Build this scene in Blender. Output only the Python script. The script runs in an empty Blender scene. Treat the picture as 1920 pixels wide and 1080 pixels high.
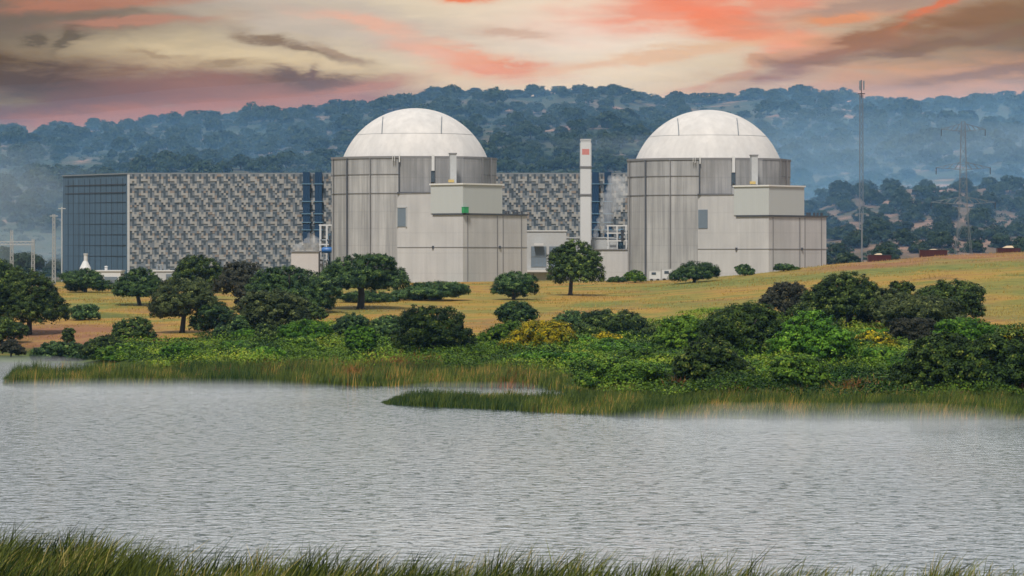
import bpy, math, random
import numpy as np
from mathutils import Vector

random.seed(7)
RNG = np.random.default_rng(11)
sc = bpy.context.scene
COL = sc.collection
F = 6400.0          # focal length in photo pixels (120 mm on 36 mm)
H = 15.0            # camera height above the water
HY = 480.0          # photo row of the horizon


def lin(r, g, b):
    def c(v):
        v /= 255.0
        return v / 12.92 if v <= 0.04045 else ((v + 0.055) / 1.055) ** 2.4
    return (c(r), c(g), c(b), 1.0)


# ------------------------------------------------------------------ materials
def nodes_of(m):
    m.use_nodes = True
    nt = m.node_tree
    return nt, nt.nodes, nt.links, nt.nodes['Principled BSDF']


def plain(name, col, rough=0.7, metal=0.0, var=0.12, scale=1.5):
    m = bpy.data.materials.new(name)
    nt, N, L, b = nodes_of(m)
    tc = N.new('ShaderNodeTexCoord')
    no = N.new('ShaderNodeTexNoise'); no.inputs['Scale'].default_value = scale; no.inputs['Detail'].default_value = 5
    L.new(tc.outputs['Object'], no.inputs['Vector'])
    mx = N.new('ShaderNodeMix'); mx.data_type = 'RGBA'
    c = Vector(col[:3])
    mx.inputs['A'].default_value = (*(c * (1 - var)), 1); mx.inputs['B'].default_value = (*(c * (1 + var)), 1)
    L.new(no.outputs['Fac'], mx.inputs['Factor'])
    L.new(mx.outputs['Result'], b.inputs['Base Color'])
    b.inputs['Roughness'].default_value = rough; b.inputs['Metallic'].default_value = metal
    return m


def concrete(name, ca, cb, cc, streak=0.55, pour=4.4, pouramt=0.12, sx=0.9):
    """weathered concrete: blotches, vertical rain streaks, pour joints"""
    m = bpy.data.materials.new(name)
    nt, N, L, b = nodes_of(m)
    tc = N.new('ShaderNodeNewGeometry')
    mp = N.new('ShaderNodeMapping'); mp.inputs['Scale'].default_value = (sx, sx, 0.035)
    L.new(tc.outputs['Position'], mp.inputs['Vector'])
    s = N.new('ShaderNodeTexNoise'); s.inputs['Scale'].default_value = 1.0; s.inputs['Detail'].default_value = 7; s.inputs['Roughness'].default_value = 0.65
    L.new(mp.outputs['Vector'], s.inputs['Vector'])
    bl = N.new('ShaderNodeTexNoise'); bl.inputs['Scale'].default_value = 0.16; bl.inputs['Detail'].default_value = 6
    L.new(tc.outputs['Position'], bl.inputs['Vector'])
    r1 = N.new('ShaderNodeMapRange'); r1.inputs['From Min'].default_value = 0.36; r1.inputs['From Max'].default_value = 0.64
    L.new(s.outputs['Fac'], r1.inputs['Value'])
    r2 = N.new('ShaderNodeMapRange'); r2.inputs['From Min'].default_value = 0.35; r2.inputs['From Max'].default_value = 0.65
    L.new(bl.outputs['Fac'], r2.inputs['Value'])
    m1 = N.new('ShaderNodeMix'); m1.data_type = 'RGBA'; m1.inputs['A'].default_value = (*ca, 1); m1.inputs['B'].default_value = (*cb, 1)
    L.new(r2.outputs['Result'], m1.inputs['Factor'])
    m2 = N.new('ShaderNodeMix'); m2.data_type = 'RGBA'; m2.inputs['B'].default_value = (*cc, 1)
    L.new(m1.outputs['Result'], m2.inputs['A'])
    sc_ = N.new('ShaderNodeMath'); sc_.operation = 'MULTIPLY'; sc_.inputs[1].default_value = streak
    L.new(r1.outputs['Result'], sc_.inputs[0]); L.new(sc_.outputs[0], m2.inputs['Factor'])
    # pour joints: thin darker horizontal lines
    sp = N.new('ShaderNodeSeparateXYZ'); L.new(tc.outputs['Position'], sp.inputs[0])
    dv = N.new('ShaderNodeMath'); dv.operation = 'DIVIDE'; dv.inputs[1].default_value = pour; L.new(sp.outputs['Z'], dv.inputs[0])
    fr = N.new('ShaderNodeMath'); fr.operation = 'FRACT'; L.new(dv.outputs[0], fr.inputs[0])
    lt = N.new('ShaderNodeMath'); lt.operation = 'LESS_THAN'; lt.inputs[1].default_value = 0.06; L.new(fr.outputs[0], lt.inputs[0])
    ml = N.new('ShaderNodeMath'); ml.operation = 'MULTIPLY'; ml.inputs[1].default_value = pouramt; L.new(lt.outputs[0], ml.inputs[0])
    m3 = N.new('ShaderNodeMix'); m3.data_type = 'RGBA'; m3.inputs['B'].default_value = (*(Vector(cc) * 0.6), 1)
    L.new(m2.outputs['Result'], m3.inputs['A']); L.new(ml.outputs[0], m3.inputs['Factor'])
    L.new(m3.outputs['Result'], b.inputs['Base Color'])
    b.inputs['Roughness'].default_value = 0.85
    return m


def ribbed(name, col, pitch=0.6, amt=0.12, rough=0.45, dirt=0.15):
    """profiled sheet cladding with fine vertical ribs"""
    m = bpy.data.materials.new(name)
    nt, N, L, b = nodes_of(m)
    tc = N.new('ShaderNodeTexCoord')
    sp = N.new('ShaderNodeSeparateXYZ'); L.new(tc.outputs['Object'], sp.inputs[0])
    ad = N.new('ShaderNodeMath'); ad.operation = 'SUBTRACT'; L.new(sp.outputs['X'], ad.inputs[0]); L.new(sp.outputs['Y'], ad.inputs[1])
    dv = N.new('ShaderNodeMath'); dv.operation = 'MULTIPLY'; dv.inputs[1].default_value = 2 * math.pi / pitch; L.new(ad.outputs[0], dv.inputs[0])
    sn = N.new('ShaderNodeMath'); sn.operation = 'SINE'; L.new(dv.outputs[0], sn.inputs[0])
    mp = N.new('ShaderNodeMapping'); mp.inputs['Scale'].default_value = (0.5, 0.5, 0.05); L.new(tc.outputs['Object'], mp.inputs['Vector'])
    no = N.new('ShaderNodeTexNoise'); no.inputs['Scale'].default_value = 1.0; no.inputs['Detail'].default_value = 6; L.new(mp.outputs['Vector'], no.inputs['Vector'])
    c = Vector(col)
    mx = N.new('ShaderNodeMix'); mx.data_type = 'RGBA'; mx.inputs['A'].default_value = (*(c * (1 - dirt)), 1); mx.inputs['B'].default_value = (*(c * (1 + dirt)), 1)
    L.new(no.outputs['Fac'], mx.inputs['Factor']); L.new(mx.outputs['Result'], b.inputs['Base Color'])
    bp = N.new('ShaderNodeBump'); bp.inputs['Strength'].default_value = amt; bp.inputs['Distance'].default_value = 0.08
    L.new(sn.outputs[0], bp.inputs['Height']); L.new(bp.outputs['Normal'], b.inputs['Normal'])
    b.inputs['Roughness'].default_value = rough
    return m


def foliage(name, ca, cb, cc=None, ccs=0.94, rough=0.55, trans=0.12):
    """leaves: colour varies leaf by leaf (attribute tint) and a little from plant to plant"""
    m = bpy.data.materials.new(name)
    nt, N, L, b = nodes_of(m)
    at = N.new('ShaderNodeAttribute'); at.attribute_name = 'tint'
    rp = N.new('ShaderNodeValToRGB')
    rp.color_ramp.elements[0].color = (*ca, 1); rp.color_ramp.elements[0].position = 0.16
    rp.color_ramp.elements[1].color = (*cb, 1); rp.color_ramp.elements[1].position = 0.88
    if cc:
        e = rp.color_ramp.elements.new(ccs); e.color = (*cc, 1)
    L.new(at.outputs['Fac'], rp.inputs['Fac'])
    oi = N.new('ShaderNodeObjectInfo')
    mr = N.new('ShaderNodeMapRange'); mr.inputs['To Min'].default_value = 0.8; mr.inputs['To Max'].default_value = 1.25
    L.new(oi.outputs['Random'], mr.inputs['Value'])
    hs = N.new('ShaderNodeHueSaturation'); L.new(rp.outputs['Color'], hs.inputs['Color']); L.new(mr.outputs['Result'], hs.inputs['Value'])
    L.new(hs.outputs['Color'], b.inputs['Base Color'])
    b.inputs['Roughness'].default_value = rough
    b.inputs['Specular IOR Level'].default_value = 0.08
    tr = N.new('ShaderNodeBsdfTranslucent'); L.new(hs.outputs['Color'], tr.inputs['Color'])
    ms = N.new('ShaderNodeMixShader'); ms.inputs[0].default_value = trans
    out = N['Material Output']
    L.new(b.outputs[0], ms.inputs[1]); L.new(tr.outputs[0], ms.inputs[2]); L.new(ms.outputs[0], out.inputs['Surface'])
    return m


def volume_mat(name, col, density, noise=None, aniso=0.0):
    m = bpy.data.materials.new(name); m.use_nodes = True
    N = m.node_tree.nodes; L = m.node_tree.links
    N.remove(N['Principled BSDF'])
    v = N.new('ShaderNodeVolumePrincipled')
    v.inputs['Color'].default_value = (*col, 1)
    v.inputs['Absorption Color'].default_value = (1, 1, 1, 1)
    v.inputs['Density'].default_value = density
    v.inputs['Anisotropy'].default_value = aniso
    if noise:
        tc = N.new('ShaderNodeTexCoord')
        no = N.new('ShaderNodeTexNoise'); no.inputs['Scale'].default_value = noise; no.inputs['Detail'].default_value = 4
        L.new(tc.outputs['Object'], no.inputs['Vector'])
        mr = N.new('ShaderNodeMapRange'); mr.inputs['From Min'].default_value = 0.42; mr.inputs['From Max'].default_value = 0.68
        mr.inputs['To Max'].default_value = density * 2
        L.new(no.outputs['Fac'], mr.inputs['Value']); L.new(mr.outputs['Result'], v.inputs['Density'])
    L.new(v.outputs[0], N['Material Output'].inputs['Volume'])
    return m


M = {}
M['wall'] = concrete('concrete_wall', (0.47, 0.462, 0.45), (0.39, 0.385, 0.38), (0.20, 0.198, 0.196), 0.7)
M['wall2'] = concrete('smooth_concrete', (0.55, 0.54, 0.53), (0.49, 0.482, 0.476), (0.36, 0.355, 0.352), 0.45, 5.2, 0.10, 0.6)
M['dark_concrete'] = concrete('stained_shaded_concrete', (0.36, 0.35, 0.345), (0.28, 0.275, 0.27), (0.15, 0.15, 0.15), 0.65)  # dark stained panel, and the painted shade of the right-hand panel
M['dome'] = concrete('dome_paint', (0.64, 0.605, 0.565), (0.57, 0.545, 0.515), (0.42, 0.395, 0.37), 0.42, 60, 0.0, 0.5)
M['white'] = plain('white_paint', (0.58, 0.575, 0.56), 0.6, 0, 0.06)
M['offwhite'] = plain('grey_white_paint', (0.43, 0.435, 0.43), 0.6, 0, 0.12)
M['annex'] = ribbed('pale_cladding', (0.47, 0.49, 0.475), 0.9, 0.12, 0.5, 0.06)
M['annex_roof'] = plain('pale_roof_edge', (0.68, 0.67, 0.63), 0.5, 0, 0.05)
M['slate'] = ribbed('slate_blue_cladding', (0.060, 0.104, 0.150), 1.4, 0.25, 0.5, 0.3)
M['blue'] = ribbed('blue_cladding', (0.006, 0.035, 0.085), 0.8, 0.3, 0.4, 0.2)
M['bluelite'] = plain('pale_blue_steel', (0.10, 0.19, 0.27), 0.5)
M['steel'] = plain('galvanised_steel', (0.20, 0.22, 0.235), 0.5, 0.2)
M['darksteel'] = plain('dark_steel', (0.045, 0.05, 0.06), 0.5, 0.2)
M['joint'] = plain('dark_joint', (0.07, 0.075, 0.085), 0.8)
M['greyline'] = plain('grey_joint', (0.20, 0.195, 0.195), 0.8)
M['green'] = plain('green_paint', (0.03, 0.30, 0.10), 0.4)
M['red'] = plain('dark_red_paint', (0.05, 0.006, 0.008), 0.5, 0, 0.25)
M['band'] = plain('faded_red_paint', (0.55, 0.20, 0.17), 0.6)
M['cream'] = plain('cream_sheet', (0.55, 0.42, 0.27), 0.6)
M['glass'] = plain('dark_glass', (0.06, 0.08, 0.10), 0.15)
M['winglass'] = plain('blue_grey_glass', (0.16, 0.20, 0.24), 0.3)
M['yellow'] = plain('ochre_paint', (0.50, 0.36, 0.12), 0.6)
M['beige'] = plain('beige_render', (0.52, 0.48, 0.46), 0.8, 0, 0.1, 0.6)
M['rubber'] = plain('rubber', (0.02, 0.02, 0.02), 0.8)
M['bark'] = plain('oak_bark', (0.05, 0.042, 0.036), 0.9, 0, 0.3, 3)
M['pl'] = plain('panel_light', (0.30, 0.295, 0.28), 0.6, 0, 0.25, 0.4)
M['pm'] = plain('panel_mid', (0.15, 0.17, 0.19), 0.6, 0, 0.3, 0.4)
M['pd'] = plain('panel_dark', (0.05, 0.068, 0.085), 0.6, 0, 0.4, 0.4)
M['ptan'] = plain('panel_tan', (0.23, 0.19, 0.16), 0.6, 0, 0.2, 0.4)

M['oak'] = foliage('holm_oak_leaves', (0.010, 0.022, 0.009), (0.088, 0.136, 0.027), (0.22, 0.26, 0.055))
M['oakblue'] = foliage('blue_green_oak_leaves', (0.010, 0.026, 0.013), (0.084, 0.146, 0.038), (0.19, 0.26, 0.07))
M['oakolive'] = foliage('olive_oak_leaves', (0.018, 0.030, 0.012), (0.110, 0.135, 0.040), (0.25, 0.27, 0.09))
M['oakbrown'] = foliage('brownish_oak_leaves', (0.020, 0.022, 0.015), (0.055, 0.056, 0.032), (0.10, 0.085, 0.05))
M['bright'] = foliage('bright_green_leaves', (0.020, 0.065, 0.008), (0.110, 0.235, 0.016), (0.19, 0.31, 0.03))
M['bramble'] = foliage('bramble_leaves', (0.018, 0.050, 0.007), (0.135, 0.235, 0.020), (0.22, 0.29, 0.03))
M['undergrowth'] = foliage('undergrowth_leaves', (0.012, 0.036, 0.005), (0.150, 0.240, 0.020), (0.25, 0.28, 0.03), 0.96)
M['darkbush'] = foliage('dark_bush_leaves', (0.009, 0.022, 0.006), (0.060, 0.098, 0.014), (0.16, 0.18, 0.03))
M['broom'] = foliage('yellow_broom_flowers', (0.045, 0.085, 0.010), (0.52, 0.39, 0.012), (0.62, 0.43, 0.02), 0.93)
M['hilloak'] = foliage('distant_oak_leaves', (0.016, 0.032, 0.018), (0.045, 0.072, 0.034), (0.08, 0.10, 0.05))
M['reed'] = foliage('reed_blades', (0.012, 0.028, 0.005), (0.165, 0.185, 0.026), (0.40, 0.31, 0.10), 0.94)
M['reedfar'] = foliage('reed_bed_blades', (0.022, 0.048, 0.012), (0.15, 0.175, 0.03), (0.36, 0.22, 0.06), 0.93)
M['bracken'] = foliage('dead_bracken', (0.14, 0.055, 0.02), (0.42, 0.17, 0.05), (0.5, 0.26, 0.10))
M['drygrass'] = foliage('dry_meadow_grass', (0.22, 0.15, 0.03), (0.50, 0.30, 0.06), (0.58, 0.40, 0.14))


# ------------------------------------------------------------------ mesh helpers
def tag(o, label=None, cat=None, group=None, kind=None):
    if label: o['label'] = label
    if cat: o['category'] = cat
    if group: o['group'] = group
    if kind: o['kind'] = kind
    return o


def thing(name, loc, label, cat, group=None):
    o = bpy.data.objects.new(name, None); COL.objects.link(o)
    o.location = loc; o.empty_display_size = 0.5
    return tag(o, label, cat, group)


class MB:
    def __init__(s, org=(0, 0, 0)):
        s.v = []; s.f = []; s.m = []; s.o = Vector(org)

    def add(s, vs, fs, mi=0):
        n = len(s.v); s.v += [tuple(Vector(p) - s.o) for p in vs]
        s.f += [[i + n for i in f] for f in fs]; s.m += [mi] * len(fs)

    def prism(s, poly, z0, z1, mi=0):
        n = len(poly)
        a = sum(poly[i][0] * poly[(i + 1) % n][1] - poly[(i + 1) % n][0] * poly[i][1] for i in range(n))
        if a < 0: poly = poly[::-1]
        vs = [(x, y, z0) for x, y in poly] + [(x, y, z1) for x, y in poly]
        fs = [[i, (i + 1) % n, n + (i + 1) % n, n + i] for i in range(n)]
        fs += [list(range(n, 2 * n)), list(range(n - 1, -1, -1))]
        s.add(vs, fs, mi)

    def box(s, c, size, mi=0, rz=0.0):
        cx, cy, cz = c; hx, hy, hz = size[0] / 2, size[1] / 2, size[2] / 2
        ca, sa = math.cos(rz), math.sin(rz)
        p = [(cx + x * ca - y * sa, cy + x * sa + y * ca) for x, y in ((-hx, -hy), (hx, -hy), (hx, hy), (-hx, hy))]
        s.prism(p, cz - hz, cz + hz, mi)

    def tube(s, pts, rad, n=8, mi=0):
        pts = [Vector(p) for p in pts]
        if not hasattr(rad, '__len__'): rad = [rad] * len(pts)
        vs = []; fs = []
        for i, p in enumerate(pts):
            t = (pts[min(i + 1, len(pts) - 1)] - pts[max(i - 1, 0)]).normalized()
            a = t.cross(Vector((0, 1, 0)) if abs(t.y) < 0.9 else Vector((1, 0, 0))).normalized(); b = t.cross(a)
            for k in range(n):
                an = 2 * math.pi * k / n
                vs.append(p + a * math.cos(an) * rad[i] + b * math.sin(an) * rad[i])
        for i in range(len(pts) - 1):
            for k in range(n):
                fs.append([i * n + k, i * n + (k + 1) % n, (i + 1) * n + (k + 1) % n, (i + 1) * n + k])
        fs += [list(range(n - 1, -1, -1)), list(range((len(pts) - 1) * n, len(pts) * n))]
        s.add(vs, fs, mi)

    def bar(s, a, b, w, mi=0):
        s.tube([a, b], w * 0.7, 4, mi)

    def build(s, name, mats, parent=None, smooth=False):
        me = bpy.data.meshes.new(name); me.from_pydata(s.v, [], s.f); me.update()
        if not isinstance(mats, (list, tuple)): mats = [mats]
        for m in mats: me.materials.append(m)
        me.polygons.foreach_set('material_index', s.m)
        if smooth: me.polygons.foreach_set('use_smooth', [True] * len(s.f))
        o = bpy.data.objects.new(name, me); COL.objects.link(o)
        if parent: o.parent = parent
        else: o.location = s.o
        return o


def np_mesh(name, V, nper, mats, tint=None, mi=None):
    """faces of nper vertices each, laid out one after another"""
    V = np.ascontiguousarray(V, np.float32).reshape(-1, 3); nf = len(V) // nper
    me = bpy.data.meshes.new(name)
    me.vertices.add(len(V)); me.vertices.foreach_set('co', V.ravel())
    me.loops.add(len(V)); me.loops.foreach_set('vertex_index', np.arange(len(V), dtype=np.int32))
    me.polygons.add(nf)
    me.polygons.foreach_set('loop_start', np.arange(0, nf * nper, nper, dtype=np.int32))
    me.polygons.foreach_set('loop_total', np.full(nf, nper, np.int32))
    for m in (mats if isinstance(mats, (list, tuple)) else [mats]): me.materials.append(m)
    if mi is not None: me.polygons.foreach_set('material_index', np.asarray(mi, np.int32))
    if tint is not None:
        a = me.attributes.new('tint', 'FLOAT', 'FACE'); a.data.foreach_set('value', np.asarray(tint, np.float32))
    me.update(calc_edges=True)
    return me


def leaf_quads(P, Nn, size, rng):
    n = len(P)
    Nn = Nn / (np.linalg.norm(Nn, axis=1, keepdims=True) + 1e-9)
    r = rng.normal(size=(n, 3))
    a = np.cross(Nn, r); a /= (np.linalg.norm(a, axis=1, keepdims=True) + 1e-9)
    b = np.cross(Nn, a)
    s = (size * rng.uniform(0.65, 1.3, n))[:, None] * 0.5
    el = rng.uniform(0.6, 1.0, n)[:, None]
    return np.stack([P - a * s, P - b * s * el, P + a * s, P + b * s * el], 1)


def crown_data(rng, w, dp, h, nl=9, leaf=0.28, dens=1.0, low=0.25, clump=0.5):
    """a lumpy broad crown standing on z = 0: leaf clumps spread over overlapping lobes"""
    lobes = [(np.array([0, 0, h * 0.45]), np.array([w * 0.34, dp * 0.34, h * 0.43]))]
    nl = int(nl * 1.5)
    for k in range(nl):
        a = 2 * math.pi * (k + rng.uniform(-.35, .35)) / nl * 1.618
        r = rng.uniform(0.40, 0.86)
        zt = math.sqrt(max(0.05, 1 - r * r))
        rz = h * rng.uniform(0.15, 0.27)
        cz = np.clip(h * zt * rng.uniform(0.62, 0.98) - rz * 0.75, rz * (1 - low), h - rz)
        if rng.random() < 0.35: cz = max(rz * 0.9, cz * rng.uniform(0.35, 0.8))
        lr = rng.uniform(0.12, 0.225)
        lobes.append((np.array([math.cos(a) * r * w * 0.42, math.sin(a) * r * dp * 0.42, cz]), np.array([w * lr, dp * lr, rz])))
    P = []; Nn = []; T = []
    for i, (c, R) in enumerate(lobes):
        area = 4 * math.pi * ((R[0] * R[1]) ** 1.6 / 3 + (R[0] * R[2]) ** 1.6 / 3 + (R[1] * R[2]) ** 1.6 / 3) ** (1 / 1.6)
        nc = max(6, int(area / (clump * clump * 1.9)))
        d = rng.normal(size=(nc, 3)); d /= np.linalg.norm(d, axis=1, keepdims=True)
        d = d[(d[:, 2] > -0.55)]
        p = c + d * R * rng.uniform(0.82, 1.08, (len(d), 1))
        keep = np.ones(len(p), bool)
        for j, (c2, R2) in enumerate(lobes):
            if j != i: keep &= (((p - c2) / (R2 * 0.84)) ** 2).sum(1) > 1
        p = p[keep]; d = d[keep]
        if not len(p): continue
        nlv = max(5, int(dens * 2.6 * (clump * 2) ** 2 / (leaf * leaf)))
        q = np.repeat(p, nlv, 0); dn = np.repeat(d / (R / R.max()), nlv, 0)
        off = rng.normal(size=q.shape); off /= np.linalg.norm(off, axis=1, keepdims=True)
        off *= clump * rng.uniform(0.25, 1.0, (len(q), 1)) * np.array([1.0, 1.0, 0.72])
        dn = dn / (np.linalg.norm(dn, axis=1, keepdims=True) + 1e-9)
        P.append(q + off); Nn.append(dn * 0.8 + off / clump * 1.1 + rng.normal(size=q.shape) * 0.32 + np.array([0, 0, 0.35]))
        ct = np.repeat(rng.uniform(-0.33, 0.36, len(p)), nlv)
        T.append(np.clip(rng.beta(5, 5.5, len(q)) + ct, 0, 1))
        nf = int(area * dens * 1.3 / (leaf * leaf) * 0.6)      # leaves deeper inside the lobe
        df = rng.normal(size=(nf, 3)); df /= np.linalg.norm(df, axis=1, keepdims=True)
        P.append(c + df * R * rng.uniform(0.45, 0.8, (nf, 1))); Nn.append(df + rng.normal(size=df.shape) * 0.4); T.append(rng.beta(2, 2.2, nf))
    P = np.concatenate(P); Nn = np.concatenate(Nn); T = np.concatenate(T)
    P[:, 2] = np.maximum(P[:, 2], 0.03)
    return P, Nn, T


# ------------------------------------------------------------------ terrain
def sm(x, xs, ys):
    return np.interp(x, xs, ys)

SKYX = [-400, 0, 150, 260, 400, 560, 640, 760, 850, 920, 1000, 1080, 1160, 1200, 1300, 1380, 1480, 1560, 1620, 1700, 1760, 1850, 1920, 2300]
SKYY = [246, 241, 233, 214, 206, 196, 190, 176, 164, 158, 163, 153, 153, 166, 172, 166, 161, 164, 178, 180, 174, 166, 161, 170]

def vnoise(x, y, seed):
    """smooth value noise, numpy"""
    xi = np.floor(x); yi = np.floor(y); fx = x - xi; fy = y - yi
    fx = fx * fx * (3 - 2 * fx); fy = fy * fy * (3 - 2 * fy)
    def h(a, b):
        s = np.sin(a * 127.1 + b * 311.7 + seed * 74.7) * 43758.5453
        return s - np.floor(s)
    return (h(xi, yi) * (1 - fx) + h(xi + 1, yi) * fx) * (1 - fy) + (h(xi, yi + 1) * (1 - fx) + h(xi + 1, yi + 1) * fx) * fy

def near_shore(px):
    return sm(px, [-400, 0, 150, 300, 450, 540, 640, 750, 900, 1250, 1300, 1450, 1600, 1700, 1920, 2400],
                  [170, 166, 166, 155, 151, 153, 151, 152, 149, 150, 146, 147, 144.5, 147, 146, 146])

def far_shore(px):
    return sm(px, [-800, 0, 150, 215, 260, 330, 700, 1000, 1050, 1090, 1130, 1250, 2600],
                  [480, 482, 478, 440, 404, 398, 394, 392, 380, 356, 328, 318, 314])

COLS = [-400, 0, 300, 620, 1000, 1220, 1400, 1560, 1750, 1920, 2500]
KN = [500, 560, 640, 740, 820, 900]
ZT = np.array([
    [0.9, 3.2, 6.0, 7.5, 7.3, 7.2],
    [0.9, 3.2, 6.0, 7.6, 7.3, 7.2],
    [1.6, 3.6, 6.2, 7.9, 7.6, 7.2],
    [2.2, 4.2, 6.5, 8.7, 8.2, 7.2],
    [2.3, 4.3, 6.6, 8.9, 9.0, 7.4],
    [2.6, 4.8, 7.2, 9.2, 9.0, 7.5],
    [3.2, 5.8, 8.8, 11.0, 10.0, 7.8],
    [4.0, 7.0, 10.4, 13.1, 12.0, 8.5],
    [4.8, 8.0, 11.8, 14.9, 14.0, 10],
    [5.2, 8.6, 12.6, 15.75, 15.0, 11],
    [5.6, 9.2, 13.6, 17.0, 16.0, 12]])

def terrain(x, d):
    x = np.asarray(x, float); d = np.asarray(d, float)
    dd = np.maximum(d, 40.0)
    px = 960 + x * F / dd
    fs = far_shore(px); ns = near_shore(px)
    # near bank
    t = ns - d
    zn = np.interp(t, [-60, -12, 0, 6, 20, 50, 90, 120, 145, 400], [-1.6, -0.8, 0.02, 0.3, 0.5, 1.4, 4.5, 8.0, 12.0, 13.0])
    # far bank up to the plain of the plant
    kn = np.array([np.array([np.interp(px, COLS, ZT[:, k])]).squeeze() for k in range(len(KN))])
    zf = np.where(d < fs, -0.03 * np.minimum(fs - d, 50) - 0.02, 0)
    s0 = fs + 30
    seg = np.clip((d - fs) / 30, 0, 1) * 0.55
    zf = np.where(d >= fs, seg, zf)
    prevd, prevz = s0, np.full_like(d, 0.55)
    for k in range(len(KN)):
        kd = KN[k]
        a = np.clip((d - prevd) / np.maximum(kd - prevd, 1), 0, 1)
        zf = np.where((d >= prevd), prevz + (kn[k] - prevz) * a, zf)
        prevd = np.maximum(np.full_like(d, float(kd)), s0); prevz = kn[k]
    z = np.where(d < 230, zn, zf)
    # reed spits
    w = lambda v, a, b, c, e: np.clip((v - a) / (b - a), 0, 1) * np.clip((e - v) / (e - c), 0, 1)
    sp1 = w(px, 0, 40, 320, 420) * w(d, 394, 400, 418, 432)
    sp2 = w(px, 700, 790, 1120, 1220) * w(d, 334, 341, 350, 356)
    z = np.maximum(z, np.where(sp1 > 0, -0.5 + sp1 * 0.75, -9)); z = np.maximum(z, np.where(sp2 > 0, -0.5 + sp2 * 0.58, -9))
    # hills
    rz = H + (HY - np.interp(px, SKYX, SKYY)) * 2000 / F - 6.5
    nearh = np.interp(px, [1300, 1480, 1600, 1800, 2000, 2400], [13, 32, 38.5, 40, 38, 36])
    mid = np.interp(px, [1300, 1480, 1700], [22, 33, 37])
    zh = np.where(d < 1060, 7.4, 0)
    xs = [1060, 1300, 1440, 2000]
    vs = [np.full_like(d, 7.4), nearh, mid, rz]
    for a in range(3):
        u = np.clip((d - xs[a]) / (xs[a + 1] - xs[a]), 0, 1)
        if a == 2: u = u ** 0.92
        zh = np.where(d >= xs[a], vs[a] + (vs[a + 1] - vs[a]) * u, zh)
    zh = np.where(d > 2000, rz - (d - 2000) * 0.05, zh)
    zh = np.maximum(zh, 4)
    bump = (vnoise(x / 70, d / 110, 1) - 0.5) * 9 * np.clip((d - 1100) / 300, 0, 1) * np.clip((2050 - d) / 150, 0, 1)
    z = np.where(d > 900, np.where(d > 1000, zh + bump, z + (7.4 - z) * np.clip((d - 900) / 100, 0, 1)), z)
    z = z + (vnoise(x / 9, d / 14, 5) - 0.5) * 0.35 * np.clip((d - fs - 40) / 60, 0, 1) * (d < 1000)
    return z


def tz(x, d): return float(terrain(np.array([x]), np.array([d]))[0])

def gp(px, py, d0=230, d1=1000):
    """where the sight line through a photo point meets the ground"""
    d = np.arange(d0, d1, 1.0)
    x = (px - 960) / F * d; z = H - (py - HY) / F * d
    hit = np.nonzero(terrain(x, d) >= z)[0]
    i = hit[0] if len(hit) else len(d) - 1
    return Vector((x[i], d[i], tz(x[i], d[i])))

def W(px, py, d): return Vector(((px - 960) / F * d, d, H - (py - HY) / F * d))
def X(px, d): return (px - 960) / F * d
def Z(py, d): return H - (py - HY) / F * d


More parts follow.
